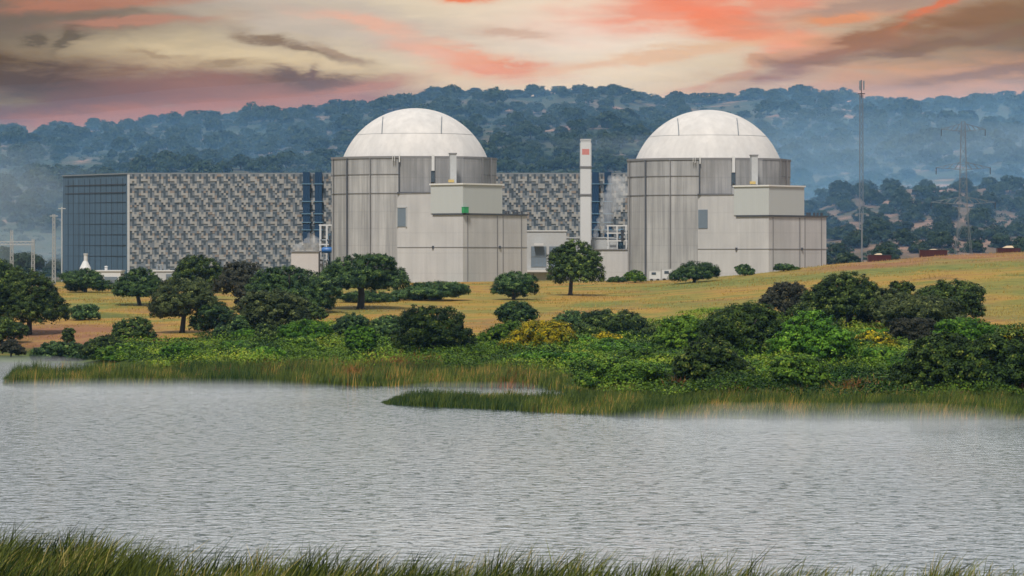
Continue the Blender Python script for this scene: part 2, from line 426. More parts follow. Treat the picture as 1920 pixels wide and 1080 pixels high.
def build_ground():
    ds = np.concatenate([np.arange(-300, 100, 40), np.arange(100, 180, 2.0), np.arange(180, 300, 12), np.arange(300, 480, 1.8),
                         np.arange(480, 920, 3), np.arange(920, 2080, 12), np.arange(2080, 5000, 200)])
    us = np.concatenate([np.linspace(-0.6, -0.19, 14), np.linspace(-0.18, 0.18, 241), np.linspace(0.19, 0.6, 14)])
    D, U = np.meshgrid(ds, us, indexing='ij')
    Xg = U * np.maximum(D, 120)
    Zg = terrain(Xg, D)
    nr, ncol = D.shape
    V = np.stack([Xg, D, Zg], -1).reshape(-1, 3)
    me = bpy.data.meshes.new('ground')
    idx = np.arange(nr * ncol).reshape(nr, ncol)
    fc = np.stack([idx[:-1, :-1], idx[:-1, 1:], idx[1:, 1:], idx[1:, :-1]], -1).reshape(-1, 4)
    me.vertices.add(len(V)); me.vertices.foreach_set('co', V.astype(np.float32).ravel())
    me.loops.add(fc.size); me.loops.foreach_set('vertex_index', fc.astype(np.int32).ravel())
    me.polygons.add(len(fc)); me.polygons.foreach_set('loop_start', np.arange(0, fc.size, 4, dtype=np.int32)); me.polygons.foreach_set('loop_total', np.full(len(fc), 4, np.int32))
    me.polygons.foreach_set('use_smooth', np.ones(len(fc), bool))
    px = 960 + Xg * F / np.maximum(D, 40)
    py = HY + (H - Zg) * F / np.maximum(D, 40)
    # where lush growth, hill scrub and bare reddish soil lie
    lim = np.interp(px, GRX, GRY)
    gr = np.clip((py - lim + (vnoise(Xg / 8, D / 8, 3) - .5) * 20) / 14, 0, 1)
    gr = np.where((D > 1000) | (Zg < 0.12), 1.0, gr); gr = np.where(D < 230, 1, gr)
    hil = np.clip((D - 980) / 80, 0, 1)
    red = np.clip((px - 1480) / 120, 0, 1) * np.clip((D - 655) / 55, 0, 1) * (D < 1000)
    red = np.maximum(red, np.clip((330 - px) / 60, 0, 1) * np.clip((D - 500) / 10, 0, 1) * np.clip((575 - D) / 20, 0, 1))
    gpatch = 1.2 * np.exp(-((px - 1330) / 140) ** 2 - ((D - 700) / 26) ** 2) + 1.3 * np.exp(-((px - 1750) / 330) ** 2 - ((D - 668) / 22) ** 2) + 0.8 * np.exp(-((px - 1850) / 200) ** 2 - ((D - 590) / 18) ** 2) + 0.5 * np.exp(-((px - 1150) / 200) ** 2 - ((D - 610) / 15) ** 2) \
        + 0.8 * np.exp(-((px - 190) / 70) ** 2 - ((D - 628) / 12) ** 2) + 0.6 * np.exp(-((px - 720) / 120) ** 2 - ((D - 612) / 12) ** 2)
    for nm, a in (('lush', gr), ('hill', hil), ('soil', red), ('fresh', np.clip(gpatch + 0.9 * np.clip((vnoise(Xg / 16, D / 22, 61) * 0.6 + vnoise(Xg / 5, D / 8, 62) * 0.4 - 0.5) * 4, 0, 0.7), 0, 1)), ('bare', np.clip((px - 1400) / 60, 0, 1) * np.clip((D - 1000) / 40, 0, 1) * np.clip((1430 - D) / 60, 0, 1))):
        at = me.attributes.new(nm, 'FLOAT', 'POINT'); at.data.foreach_set('value', a.astype(np.float32).ravel())
    me.update(calc_edges=True)
    m = bpy.data.materials.new('ground_cover'); nt, N, L, b = nodes_of(m)
    tc = N.new('ShaderNodeTexCoord')
    def noise(scale, det=6, vec=None, stretch=None):
        n = N.new('ShaderNodeTexNoise'); n.inputs['Scale'].default_value = scale; n.inputs['Detail'].default_value = det; n.inputs['Roughness'].default_value = 0.65
        if stretch:
            mp = N.new('ShaderNodeMapping'); mp.inputs['Scale'].default_value = stretch
            L.new(tc.outputs['Object'], mp.inputs['Vector']); L.new(mp.outputs['Vector'], n.inputs['Vector'])
        else: L.new(tc.outputs['Object'], n.inputs['Vector'])
        return n.outputs['Fac']
    def ramp(f, stops):
        r = N.new('ShaderNodeValToRGB')
        while len(r.color_ramp.elements) < len(stops): r.color_ramp.elements.new(0.5)
        for e, (p, c) in zip(r.color_ramp.elements, stops): e.position = p; e.color = (*c, 1)
        L.new(f, r.inputs['Fac']); return r.outputs['Color']
    def mix(f, a, bb):
        x = N.new('ShaderNodeMix'); x.data_type = 'RGBA'; L.new(f, x.inputs['Factor']); L.new(a, x.inputs['A']); L.new(bb, x.inputs['B']); return x.outputs['Result']
    def attr(n):
        a = N.new('ShaderNodeAttribute'); a.attribute_name = n; return a.outputs['Fac']
    dry = ramp(noise(0.075, 8, stretch=(0.6, 1.0, 1)), [(0.34, (0.12, 0.13, 0.03)), (0.43, (0.25, 0.20, 0.042)), (0.52, (0.37, 0.215, 0.045)), (0.59, (0.25, 0.14, 0.05)), (0.67, (0.22, 0.205, 0.05))])
    fresh = ramp(noise(0.3, 6), [(0.35, (0.10, 0.13, 0.03)), (0.65, (0.24, 0.22, 0.05))])
    soil = ramp(noise(0.09, 8, stretch=(0.4, 1, 1)), [(0.35, (0.22, 0.10, 0.05)), (0.52, (0.27, 0.13, 0.065)), (0.66, (0.33, 0.22, 0.06))])
    lush = ramp(noise(0.5, 6), [(0.35, (0.03, 0.06, 0.012)), (0.65, (0.10, 0.13, 0.02))])
    hill = ramp(noise(0.030, 9), [(0.42, (0.035, 0.055, 0.028)), (0.56, (0.08, 0.078, 0.048)), (0.65, (0.30, 0.19, 0.145))])
    c = mix(attr('soil'), dry, soil); c = mix(attr('fresh'), c, fresh); c = mix(attr('lush'), c, lush); slope = ramp(noise(0.05, 8), [(0.38, (0.07, 0.07, 0.04)), (0.50, (0.17, 0.12, 0.085)), (0.62, (0.31, 0.20, 0.15))])
    c = mix(attr('hill'), c, hill); c = mix(attr('bare'), c, slope)
    # fine tussock speckle
    sp = ramp(noise(2.2, 4), [(0.3, (0.70, 0.70, 0.70)), (0.7, (1.2, 1.2, 1.2))])
    mm = N.new('ShaderNodeMix'); mm.data_type = 'RGBA'; mm.blend_type = 'MULTIPLY'; mm.inputs['Factor'].default_value = 1
    L.new(c, mm.inputs['A']); L.new(sp, mm.inputs['B'])
    L.new(mm.outputs['Result'], b.inputs['Base Color']); b.inputs['Roughness'].default_value = 0.95; b.inputs['Specular IOR Level'].default_value = 0.1
    bp = N.new('ShaderNodeBump'); bp.inputs['Strength'].default_value = 0.6; bp.inputs['Distance'].default_value = 0.5
    L.new(noise(1.2, 6), bp.inputs['Height']); L.new(bp.outputs['Normal'], b.inputs['Normal'])
    me.materials.append(m)
    o = bpy.data.objects.new('ground', me); COL.objects.link(o)
    tag(o, 'dry golden meadow, green lakeside bank and wooded hillside ground', 'ground', kind='structure')

# upper edge (photo row) of the lush growth on the far bank
GRX = [-400, 0, 120, 200, 300, 420, 600, 720, 880, 960, 1020, 1120, 1230, 1300, 1400, 1600, 1750, 1860, 2400]
GRY = [660, 655, 648, 640, 640, 622, 612, 610, 640, 632, 615, 622, 605, 592, 585, 600, 625, 615, 610]
build_ground()


def build_water():
    m = bpy.data.materials.new('lake_water'); nt, N, L, b = nodes_of(m)
    b.inputs['Base Color'].default_value = (0.052, 0.068, 0.076, 1); b.inputs['Roughness'].default_value = 0.08; b.inputs['IOR'].default_value = 1.33
    tc = N.new('ShaderNodeTexCoord')
    def noise(scale, det, st):
        mp = N.new('ShaderNodeMapping'); mp.inputs['Scale'].default_value = st; mp.inputs['Rotation'].default_value = (0, 0, 0.12)
        L.new(tc.outputs['Object'], mp.inputs['Vector'])
        n = N.new('ShaderNodeTexNoise'); n.inputs['Scale'].default_value = scale; n.inputs['Detail'].default_value = det; n.inputs['Roughness'].default_value = 0.55
        L.new(mp.outputs['Vector'], n.inputs['Vector']); return n.outputs['Fac']
    a = noise(0.75, 4, (1.15, 1.0, 1)); c = noise(2.2, 3, (1.2, 1.0, 1)); g = noise(0.035, 4, (1, 0.35, 1)); e = noise(1.15, 2, (0.8, 1.0, 1))
    # small waves, and here and there a steeper crest
    cr = N.new('ShaderNodeMapRange'); cr.interpolation_type = 'SMOOTHSTEP'; cr.inputs['From Min'].default_value = 0.58; cr.inputs['From Max'].default_value = 0.71; cr.inputs['To Max'].default_value = 0.65
    L.new(e, cr.inputs['Value'])
    def madd(x, k, y):
        ad = N.new('ShaderNodeMath'); ad.operation = 'MULTIPLY_ADD'; ad.inputs[1].default_value = k; L.new(x, ad.inputs[0]); L.new(y, ad.inputs[2]); return ad.outputs[0]
    hgt = madd(c, 0.15, madd(a, 0.40, cr.outputs['Result']))
    gr = N.new('ShaderNodeMapRange'); gr.inputs['From Min'].default_value = 0.35; gr.inputs['From Max'].default_value = 0.65; gr.inputs['To Min'].default_value = 0.42; gr.inputs['To Max'].default_value = 1.05
    L.new(g, gr.inputs['Value'])
    bp = N.new('ShaderNodeBump'); bp.inputs['Distance'].default_value = 0.36
    L.new(gr.outputs['Result'], bp.inputs['Strength']); L.new(hgt, bp.inputs['Height']); L.new(bp.outputs['Normal'], b.inputs['Normal'])
    mb = MB(); mb.add([(-320, 120, 0), (320, 120, 0), (320, 520, 0), (-320, 520, 0)], [[0, 1, 2, 3]])
    o = mb.build('lake_water', m); tag(o, 'grey rippled lake water between the reedy banks', 'water', kind='structure')

build_water()


# ------------------------------------------------------------------ plants
def plant(name, box, base, label, cat, mat, group=None, trunk=True, nl=9, leaf=0.27, dens=1.0, stems=1, seed=None, lowfrac=None, clump=None, depth=0.85):
    """box = crown in the photo (x0, top, x1, bottom), base = where it stands in the photo"""
    x0, y0, x1, y1 = box
    p = gp(*base)
    s = p.y / F
    w = (x1 - x0) * s * 1.07; cx = ((x0 + x1) / 2 - 960) * s
    ztop = H - (y0 - 2 - HY) * s; zbot = max(H - (y1 - HY) * s, p.z + 0.02)
    h = ztop - zbot
    rng = np.random.default_rng(seed if seed is not None else int(x0 * 7 + y0 * 13) % 99991)
    P, Nn, T = crown_data(rng, w, w * depth, h, nl, leaf, dens, clump=clump or max(0.28, min(0.62, w * 0.055)))
    root = thing(name, p, label, cat, group)
    P = P + np.array([cx - p.x, 0, zbot - p.z])
    if not trunk:   # low growth follows the slope it stands on
        P[:, 2] = np.maximum(P[:, 2], terrain(P[:, 0] + p.x, P[:, 1] + p.y) - p.z)
    o = bpy.data.objects.new('crown', np_mesh('crown', leaf_quads(P, Nn, leaf, rng), 4, mat, T)); COL.objects.link(o); o.parent = root
    tb = MB(); rr = max(0.10, w * 0.032) / (1 if stems == 1 else 1.6)
    for k in range(stems):
        off = (k - (stems - 1) / 2) * w * 0.16
        lean = rng.uniform(-.05, .05) * w
        zc = zbot - p.z
        top = Vector((cx - p.x + lean + off * 1.2, rng.uniform(-.3, .3), zc + h * 0.35))
        b0 = Vector((off, 0, -0.4)); knee = b0.lerp(top, 0.5) + Vector((rng.uniform(-.1, .1) * rr * 4, 0, 0))
        tb.tube([b0 + Vector((0, 0, 0)), b0.lerp(knee, 0.3), knee, top], [rr * 1.7, rr * 1.15, rr, rr * 0.8], 8)
        for q in range(5 if stems == 1 else 2):
            a = q * 1.256 + rng.uniform(-.4, .4)
            e = Vector((cx - p.x + math.cos(a) * w * 0.3, math.sin(a) * w * 0.25, zc + h * rng.uniform(0.4, 0.75)))
            st = knee.lerp(top, rng.uniform(0.1, 0.9))
            tb.tube([st, st.lerp(e, 0.55) + Vector((0, 0, -h * 0.05)), e], [rr * 0.6, rr * 0.4, rr * 0.12], 6)
    tb.build('trunk' if trunk else 'stem', M['bark'], root, True)
    return root


OA = 'holm oaks on the meadow'; BU = 'bushes on the meadow and bank'
plant('holm_oak', (-70, 478, 62, 590), (-10, 628), 'holm oak cut by the photo\'s left edge, behind the big round oak', 'tree', M['oak'], OA)
plant('holm_oak', (-10, 496, 124, 612), (55, 628), 'large dark round holm oak with short trunk nearest the left edge', 'tree', M['oak'], OA, nl=12)
plant('holm_oak', (110, 502, 206, 548), (160, 548), 'low rounded oak below the slate blue end wall, touching the grass', 'tree', M['oakblue'], OA, trunk=True)
plant('holm_oak', (210, 498, 312, 560), (263, 573), 'green oak with thin trunk standing alone on golden grass, left of the spreading oak', 'tree', M['oakblue'], OA, nl=10)
plant('holm_oak', (283, 514, 412, 602), (341, 624), 'spreading oak with olive top and thick leaning trunk on the left meadow', 'tree', M['oakolive'], OA, nl=12)
plant('holm_oak', (315, 471, 432, 550), (372, 562), 'dark flat-topped oak in front of the patterned facade', 'tree', M['oak'], OA, seed=51)
plant('holm_oak', (400, 482, 512, 575), (455, 580), 'brownish dark oak between the flat-topped oak and the wide oak', 'tree', M['oakbrown'], OA)
plant('holm_oak', (456, 491, 632, 586), (545, 588), 'widest dark oak of the left grove, below the blue stair towers', 'tree', M['oakblue'], OA, nl=14)
plant('holm_oak', (588, 471, 766, 548), (676, 579), 'big broad oak with thin dark trunk in front of the left reactor building', 'tree', M['oakblue'], OA, nl=15)
plant('holm_oak', (442, 536, 584, 634), (512, 632), 'olive grey oak in front of the wide dark oak', 'tree', M['oakolive'], OA, nl=11)
plant('holm_oak', (360, 560, 446, 624), (402, 624), 'dark blue-green bushy oak right of the leaning-trunk oak', 'tree', M['oakblue'], OA)
plant('holm_oak', (211, 592, 293, 638), (243, 657), 'small dark oak with thin leaning stem near the inlet', 'tree', M['oak'], OA, leaf=0.24)
plant('holm_oak', (1028, 442, 1131, 536), (1069, 554), 'lone dark rounded oak with stout trunk before the white vent stack', 'tree', M['oak'], OA, nl=12)
plant('holm_oak', (917, 505, 1011, 562), (962, 562), 'round dense bush-like oak beside the lower right corner of the left reactor building', 'tree', M['oakblue'], OA, nl=10)
plant('holm_oak', (922, 562, 1010, 612), (964, 640), 'conical grey-green oak above the yellow broom', 'tree', M['oakblue'], OA)
plant('holm_oak', (1030, 580, 1118, 620), (1072, 634), 'small grey-green oak touching the left of the low twin oak', 'tree', M['oakblue'], OA)
plant('holm_oak', (1078, 577, 1226, 634), (1152, 640), 'low wide dark oak above the green bank, right of the yellow broom', 'tree', M['oak'], OA, nl=12)
plant('holm_oak', (1424, 523, 1530, 590), (1478, 606), 'brownish oak at the left end of the right-hand grove', 'tree', M['oakbrown'], OA)
plant('holm_oak', (1508, 503, 1672, 610), (1590, 626), 'tallest dark oak in the middle of the right-hand grove', 'tree', M['oak'], OA, nl=14)
plant('holm_oak', (1712, 518, 1852, 600), (1790, 612), 'dark spiky-topped oak at the back right of the grove', 'tree', M['oak'], OA, nl=12)
plant('holm_oak', (1480, 548, 1574, 612), (1528, 622), 'low dark green oak in front of the tallest grove oak', 'tree', M['oak'], OA)
plant('holm_oak', (1614, 535, 1716, 606), (1664, 622), 'pale olive oak between the tallest oak and the domed grey oak', 'tree', M['oakolive'], OA)
plant('holm_oak', (1645, 548, 1812, 622), (1728, 636), 'grey-green domed oak with layered crown at the front of the grove', 'tree', M['oakolive'], OA, nl=13)
plant('holm_oak', (1662, 592, 1764, 640), (1712, 654), 'small oak on several thin slanting stems, under the domed grey oak', 'tree', M['oakbrown'], OA, stems=4)
plant('holm_oak', (1665, 525, 1715, 560), (1690, 600), 'slim dark oak top showing over the pale olive oak', 'tree', M['oak'], OA, nl=6)

plant('shrub', (1258, 487, 1346, 531), (1300, 530), 'dark green bush against the foot of the right reactor building', 'shrub', M['oakblue'], BU, False)
plant('shrub', (1376, 494, 1414, 516), (1396, 517), 'small round bush on the crest, right of the larger dark bush', 'shrub', M['oakblue'], BU, False, nl=5)
plant('shrub', (1444, 495, 1496, 510), (1470, 509), 'low flat bush on the crest below the right reactor building\'s corner', 'shrub', M['oakblue'], BU, False, nl=5)
plant('shrub', (1168, 506, 1214, 530), (1192, 530), 'yellow-green shrub at the foot of the dark drainpipe', 'shrub', M['bramble'], BU, False, nl=6)
plant('shrub', (1136, 519, 1182, 530), (1160, 530), 'low dark hedge-like bush beside the yellow-green shrub', 'shrub', M['oakblue'], BU, False, nl=6)
plant('shrub', (742, 527, 884, 564), (815, 563), 'long low blue-green thicket right of the big broad oak', 'shrub', M['oakblue'], BU, False, nl=13)
plant('shrub', (124, 570, 192, 600), (158, 600), 'low dark bush on golden grass between the left oaks', 'shrub', M['oakblue'], BU, False, nl=7)
plant('shrub', (113, 612, 143, 646), (128, 646), 'narrow dark sapling on the reddish bank', 'shrub', M['oak'], BU, True, nl=5, leaf=0.22)
plant('shrub', (396, 606, 430, 648), (412, 648), 'small grey-green upright bush below the leaning-trunk oak', 'shrub', M['oakblue'], BU, False, nl=5)
plant('shrub', (525, 596, 632, 648), (578, 650), 'rounded bright green bush in the bank undergrowth', 'shrub', M['bright'], BU, False, nl=11)
plant('shrub', (432, 616, 498, 644), (465, 646), 'small bright green bush left of the rounded bright green bush', 'shrub', M['bright'], BU, False, nl=7)
plant('shrub', (620, 584, 700, 634), (660, 642), 'dark blue-green bush right of the rounded bright green bush', 'shrub', M['oakblue'], BU, False, nl=9)
plant('shrub', (690, 588, 770, 632), (730, 642), 'dark bush between the blue-green bush and the dark cone-shaped bush', 'shrub', M['oakblue'], BU, False, nl=9)
plant('shrub', (738, 566, 888, 664), (815, 668), 'tall dark cone-shaped bush on the middle of the bank', 'shrub', M['darkbush'], BU, False, nl=10)
plant('shrub', (905, 599, 1012, 652), (950, 658), 'green bush with yellow flowers under the conical grey-green oak', 'shrub', M['bramble'], BU, False, nl=9)
plant('broom_bush', (942, 596, 1100, 662), (1030, 668), 'large yellow-flowering broom in the middle of the bank', 'shrub', M['broom'], BU, False, nl=12)
plant('broom_bush', (1100, 620, 1166, 650), (1130, 656), 'small yellow-flowering broom under the low wide dark oak', 'shrub', M['broom'], BU, False, nl=7)
plant('broom_bush', (1590, 618, 1688, 664), (1640, 668), 'yellow broom between the grove and the green hollow', 'shrub', M['broom'], BU, False, nl=9)
plant('broom_bush', (1876, 606, 1990, 660), (1925, 668), 'yellow broom at the photo\'s right edge', 'shrub', M['broom'], BU, False, nl=9)
plant('shrub', (1218, 588, 1330, 660), (1270, 668), 'yellow-green tall bramble left of the dark mound', 'shrub', M['bramble'], BU, False, nl=10)
plant('shrub', (1312, 560, 1490, 668), (1400, 680), 'broad dark mound-shaped bush at the centre of the right bank', 'shrub', M['darkbush'], BU, False, nl=14)
plant('shrub', (1450, 572, 1600, 690), (1522, 694), 'green bush sloping down right of the dark mound', 'shrub', M['bright'], BU, False, nl=12)
plant('shrub', (1262, 620, 1402, 730), (1330, 732), 'darkest bush on the waterside, below the dark mound', 'shrub', M['darkbush'], BU, False, nl=12)
plant('shrub', (1750, 592, 1880, 650), (1815, 668), 'dark green bush above the waterside thicket at right', 'shrub', M['bright'], BU, False, nl=10)
plant('shrub', (1684, 612, 1852, 740), (1770, 742), 'big dark waterside thicket at the right', 'shrub', M['darkbush'], BU, False, nl=14)
plant('shrub', (1800, 606, 1990, 738), (1890, 742), 'dark waterside thicket cut by the photo\'s right edge', 'shrub', M['darkbush'], BU, False, nl=14)
plant('shrub', (66, 640, 168, 676), (115, 676), 'low dark thicket at the waterline of the inlet', 'shrub', M['oakblue'], BU, False, nl=10)
plant('shrub', (150, 626, 250, 676), (200, 676), 'dark green thicket under the small leaning oak by the inlet', 'shrub', M['oak'], BU, False, nl=10)
plant('shrub', (-40, 590, 50, 642), (5, 645), 'dark bush at the photo\'s left edge under the big round oak', 'shrub', M['oak'], BU, False, nl=8)
plant('shrub', (300, 642, 372, 682), (336, 684), 'dark green bush on the point where the inlet ends', 'shrub', M['bright'], BU, False, nl=8)
plant('shrub', (1085, 668, 1250, 728), (1170, 732), 'green bramble mound above the landward end of the reed tongue', 'shrub', M['bramble'], BU, False, nl=13)
plant('shrub', (1440, 660, 1560, 736), (1500, 738), 'green bramble by the water right of the darkest bush', 'shrub', M['bramble'], BU, False, nl=11)

plant('shrub', (426, 588, 474, 636), (450, 638), 'grey-green bush between the dark bushy oak and the olive grey oak', 'shrub', M['oakblue'], BU, False, nl=6)
plant('shrub', (468, 604, 532, 648), (500, 650), 'dark green bush at the foot of the olive grey oak', 'shrub', M['oak'], BU, False, nl=6)
plant('shrub', (554, 570, 616, 606), (585, 608), 'low dark bush at the right foot of the widest dark oak', 'shrub', M['oak'], BU, False, nl=6)
plant('shrub', (636, 546, 742, 566), (690, 567), 'dark leaf strip standing in for shade behind the trunk of the big broad oak', 'shrub', M['oakblue'], BU, False, nl=9)  # leaves added as a dark strip in place of the oak's shade
plant('shrub', (-6, 634, 46, 668), (20, 670), 'brownish bush by the inlet at the photo\'s left edge', 'shrub', M['oakbrown'], BU, False, nl=6)
plant('shrub', (640, 606, 712, 668), (676, 672), 'green bush among the brambles left of the tall cone-shaped bush', 'shrub', M['bright'], BU, False, nl=9)

# bramble mounds of the bank that nothing tells apart
rng = np.random.default_rng(5)
protos = []
for k in range(4):
    P, Nn, T = crown_data(rng, 8, 6, 2.6, 9, 0.26, 0.95, clump=0.42)
    protos.append(np_mesh('bramble_bush', leaf_quads(P, Nn, 0.26, rng), 4, M['bramble'] if k % 2 else M['bright'], T))
nb = 0
for k in range(600):
    px = rng.uniform(225, 1900); py = rng.uniform(640, 732)
    lo = np.interp(px, [200, 300, 500, 800, 1000, 1080, 1200, 1900], [690, 686, 682, 690, 700, 712, 728, 728]); hi = np.interp(px, GRX, GRY) + 22
    if not (hi < py < lo) or nb >= 115: continue
    p = gp(px, py)
    o = bpy.data.objects.new('bramble_bush', protos[k % 4]); COL.objects.link(o)
    o.location = p - Vector((0, 0, 0.25)); o.rotation_euler = (0, 0, rng.uniform(0, 6.28)); s = rng.uniform(0.6, 1.3); o.scale = (s, s, s * rng.uniform(0.55, 1.05))
    tag(o, 'green bramble mound in the tangled undergrowth behind the reeds', 'bramble', 'bramble mounds on the far bank'); nb += 1


def blades(name, n, sampler, mat, hmin, hmax, width, lean, label, cat, rng, leanvar=0.3, segs=3):
    x, d, hs = sampler(n)
    ok = hs > 0; x = x[ok]; d = d[ok]; hs = hs[ok]; n = len(x)
    z = np.maximum(terrain(x, d), -0.25)
    h = rng.uniform(hmin, hmax, n) * hs
    le = h * (lean + rng.normal(size=n) * leanvar)
    az = rng.normal(size=n) * 0.7
    dx = np.cos(az) * le; dy = np.sin(az) * le
    wa = rng.uniform(0, 3.14, n); wx = np.cos(wa) * width * 0.5; wy = np.sin(wa) * width * 0.5
    quads = []
    tt = np.linspace(0, 1, segs + 1)
    def pt(t, s):
        c = t ** 1.8; wi = (1 - t * 0.92) * s
        return np.stack([x + dx * c + wx * wi, d + dy * c + wy * wi, z + h * (t - 0.12 * c * abs(lean))], -1)
    for i in range(segs):
        quads.append(np.stack([pt(tt[i], -1), pt(tt[i], 1), pt(tt[i + 1], 1), pt(tt[i + 1], -1)], 1))
    V = np.concatenate(quads, 0)
    T = np.tile(np.clip(rng.beta(2, 2.2, n) + (vnoise(x / 2.2, d / 3.5, 66) - 0.5) * 0.7 + (vnoise(x / 11, d / 9, 67) - 0.5) * 0.5, 0, 1), segs)
    o = bpy.data.objects.new(name, np_mesh(name, V, 4, mat, T)); COL.objects.link(o)
    tag(o, label, cat, kind='stuff'); return o

rng = np.random.default_rng(21)
def near_s(n):
    px = rng.uniform(-120, 2040, n); t = rng.uniform(0, 1, n) ** 1.15
    d = near_shore(px) + 1.5 - t * 34
    x = (px - 960) / F * d
    cl = vnoise(x / 0.9, d / 1.2, 9) * 0.6 + vnoise(x / 3.5, d / 3, 4) * 0.4
    hs = np.where(cl > 0.40, 0.35 + 1.1 * cl, 0)
    return x, d, hs
blades('foreground_reeds', 31000, near_s, M['reed'], 0.8, 2.2, 0.095, 0.5, 'wind-bent green reeds along the near shore', 'reeds', rng)

def far_s(n):
    px = rng.uniform(0, 1120, n); t = rng.uniform(0, 1, n)
    base = np.where(px < 330, 396, far_shore(px) - 2)
    dep = np.interp(px, [0, 200, 330, 1120], [22, 26, 34, 36])
    d = base + t * dep; x = (px - 960) / F * d
    hs = np.clip((px - 0) / 25, 0, 1) * (0.35 + 1.05 * vnoise(x / 2.4, d / 3, 8)) * np.clip(1 - (px - 1000) / 140, 0.3, 1)
    return x, d, np.maximum(hs, 0.05)
blades('reed_bed', 42000, far_s, M['reedfar'], 0.9, 1.9, 0.10, 0.1, 'long green reed bed along the far shore at left', 'reeds', rng, 0.18, 2)

def tongue_s(n):
    px = rng.uniform(712, 2050, n); t = rng.uniform(0, 1, n)
    f0 = np.interp(px, [712, 760, 900, 1150, 1250, 2050], [347, 342, 334, 319, 315, 312])
    f1 = np.interp(px, [712, 760, 1000, 1120, 1250, 2050], [350, 352, 352, 362, 352, 346])
    d = f0 + (f1 - f0) * t; x = (px - 960) / F * d
    hs = (0.35 + 0.95 * vnoise(x / 2.0, d / 2.5, 18)) * np.clip((px - 700) / 60, 0.15, 1)
    return x, d, hs
blades('reed_tongue', 52000, tongue_s, M['reedfar'], 0.7, 1.5, 0.09, 0.15, 'reed tongue reaching into the lake from the right bank', 'reeds', rng, 0.2, 2)

# undergrowth carpet of the bank
def carpet(n, rng):
    px = rng.uniform(190, 2020, n); d = rng.uniform(325, 640, n) ** 1.0
    x = (px - 960) / F * d; z = terrain(x, d); py = HY + (H - z) * F / d
    g = np.interp(px, GRX, GRY) + (vnoise(x / 8, d / 8, 3) - .5) * 24
    ok = (py > g) & (d > far_shore(px) + 22) & (z > 0.3)
    x, d, z, px, py = x[ok], d[ok], z[ok], px[ok], py[ok]
    hh = (vnoise(x / 2.6, d / 3.2, 31) ** 1.5 * 1.2 + vnoise(x / 8, d / 11, 35) ** 2 * 1.7 + vnoise(x / 0.8, d / 0.9, 12) * 0.5) * np.clip((py - g[ok]) / 25 + 0.25, 0, 1)
    P = np.stack([x, d, z + hh * rng.uniform(0.45, 1, len(x))], -1)
    e = 0.5
    nx = -(vnoise((x + e) / 2.6, d / 3.2, 31) - vnoise((x - e) / 2.6, d / 3.2, 31)) * 2.5
    ny = -(vnoise(x / 2.6, (d + e) / 3.2, 31) - vnoise(x / 2.6, (d - e) / 3.2, 31)) * 2.5
    Nn = np.stack([nx, ny, np.full_like(nx, 0.9)], -1) + rng.normal(size=P.shape) * 0.55
    T = np.clip(rng.beta(5, 5.5, len(x)) + (vnoise(x / 9, d / 12, 77) - 0.5) * 1.1 + (vnoise(x / 2.5, d / 3, 78) - 0.5) * 0.4, 0, 1)
    return P, Nn, T
rng = np.random.default_rng(33)
P, Nn, T = carpet(560000, rng)
o = bpy.data.objects.new('undergrowth', np_mesh('undergrowth', leaf_quads(P, Nn, 0.25, rng), 4, M['undergrowth'], T)); COL.objects.link(o)
tag(o, 'tangled green undergrowth covering the far bank', 'undergrowth', kind='stuff')

# dead bracken patches between reeds and brambles
def brk(n):
    cs = [(500, 694, 34, 9), (560, 694, 24, 7), (410, 700, 14, 4), (655, 698, 30, 9), (740, 688, 58, 11), (800, 692, 30, 9), (1270, 730, 22, 5), (1370, 738, 20, 4), (1600, 735, 24, 5), (1640, 730, 20, 5), (1780, 738, 34, 5), (1908, 736, 22, 6), (960, 708, 40, 5)]
    wt = np.array([c[2] * c[3] for c in cs], float); k = rng.choice(len(cs), n, p=wt / wt.sum()); c = np.array(cs)[k]
    px = c[:, 0] + rng.normal(size=n) * c[:, 2] * 0.6; py = c[:, 1] + rng.normal(size=n) * c[:, 3] * 0.5
    d = np.clip((H - 0.5) * F / (py + 6 - HY), 318, 470); x = (px - 960) / F * d
    return x, d, 0.6 + 0.6 * rng.random(n)
blades('dead_bracken', 5200, brk, M['bracken'], 0.7, 1.6, 0.16, 0.2, 'rust-orange dead bracken between the reeds and brambles', 'bracken', rng, 0.4, 2)

# dry grass tussocks of the meadow
def dryg(n):
    px = rng.uniform(-60, 2000, n); d = rng.uniform(480, 800, n); x = (px - 960) / F * d
    z = terrain(x, d); py = HY + (H - z) * F / d
    ok = (py < np.interp(px, GRX, GRY) + 8) & (vnoise(x / 5, d / 7, 55) > 0.5)
    return x, d, np.where(ok, 1.0, 0)
blades('dry_grass', 60000, dryg, M['drygrass'], 0.15, 0.45, 0.10, 0.2, 'dry golden grass tussocks on the meadow', 'grass', rng, 0.4, 1)


# ------------------------------------------------------------------ hillside trees
rng = np.random.default_rng(77)
HP = []
for k in range(6):
    P, Nn, T = crown_data(rng, 1.0 * 11, 9, 6.2, 10, 0.62, 0.8, clump=0.95)
    P[:, 2] += 1.1
    Q = leaf_quads(P, Nn, 0.62, rng)
    tr = MB(); tr.tube([(0, 0, -1.5), (0.1, 0, 1.4), (0, 0, 3.5)], [0.42, 0.32, 0.2], 6)
    tv = np.array([[tr.v[i] for i in f] for f in tr.f if len(f) == 4])
    HP.append((Q, T, tv))
HM = []
for Q, T, tv in HP:
    HM.append(np_mesh('hill_oak', np.concatenate([Q, tv]), 4, [M['hilloak'], M['bark']], np.concatenate([T, np.zeros(len(tv))]), [0] * len(Q) + [1] * len(tv)))

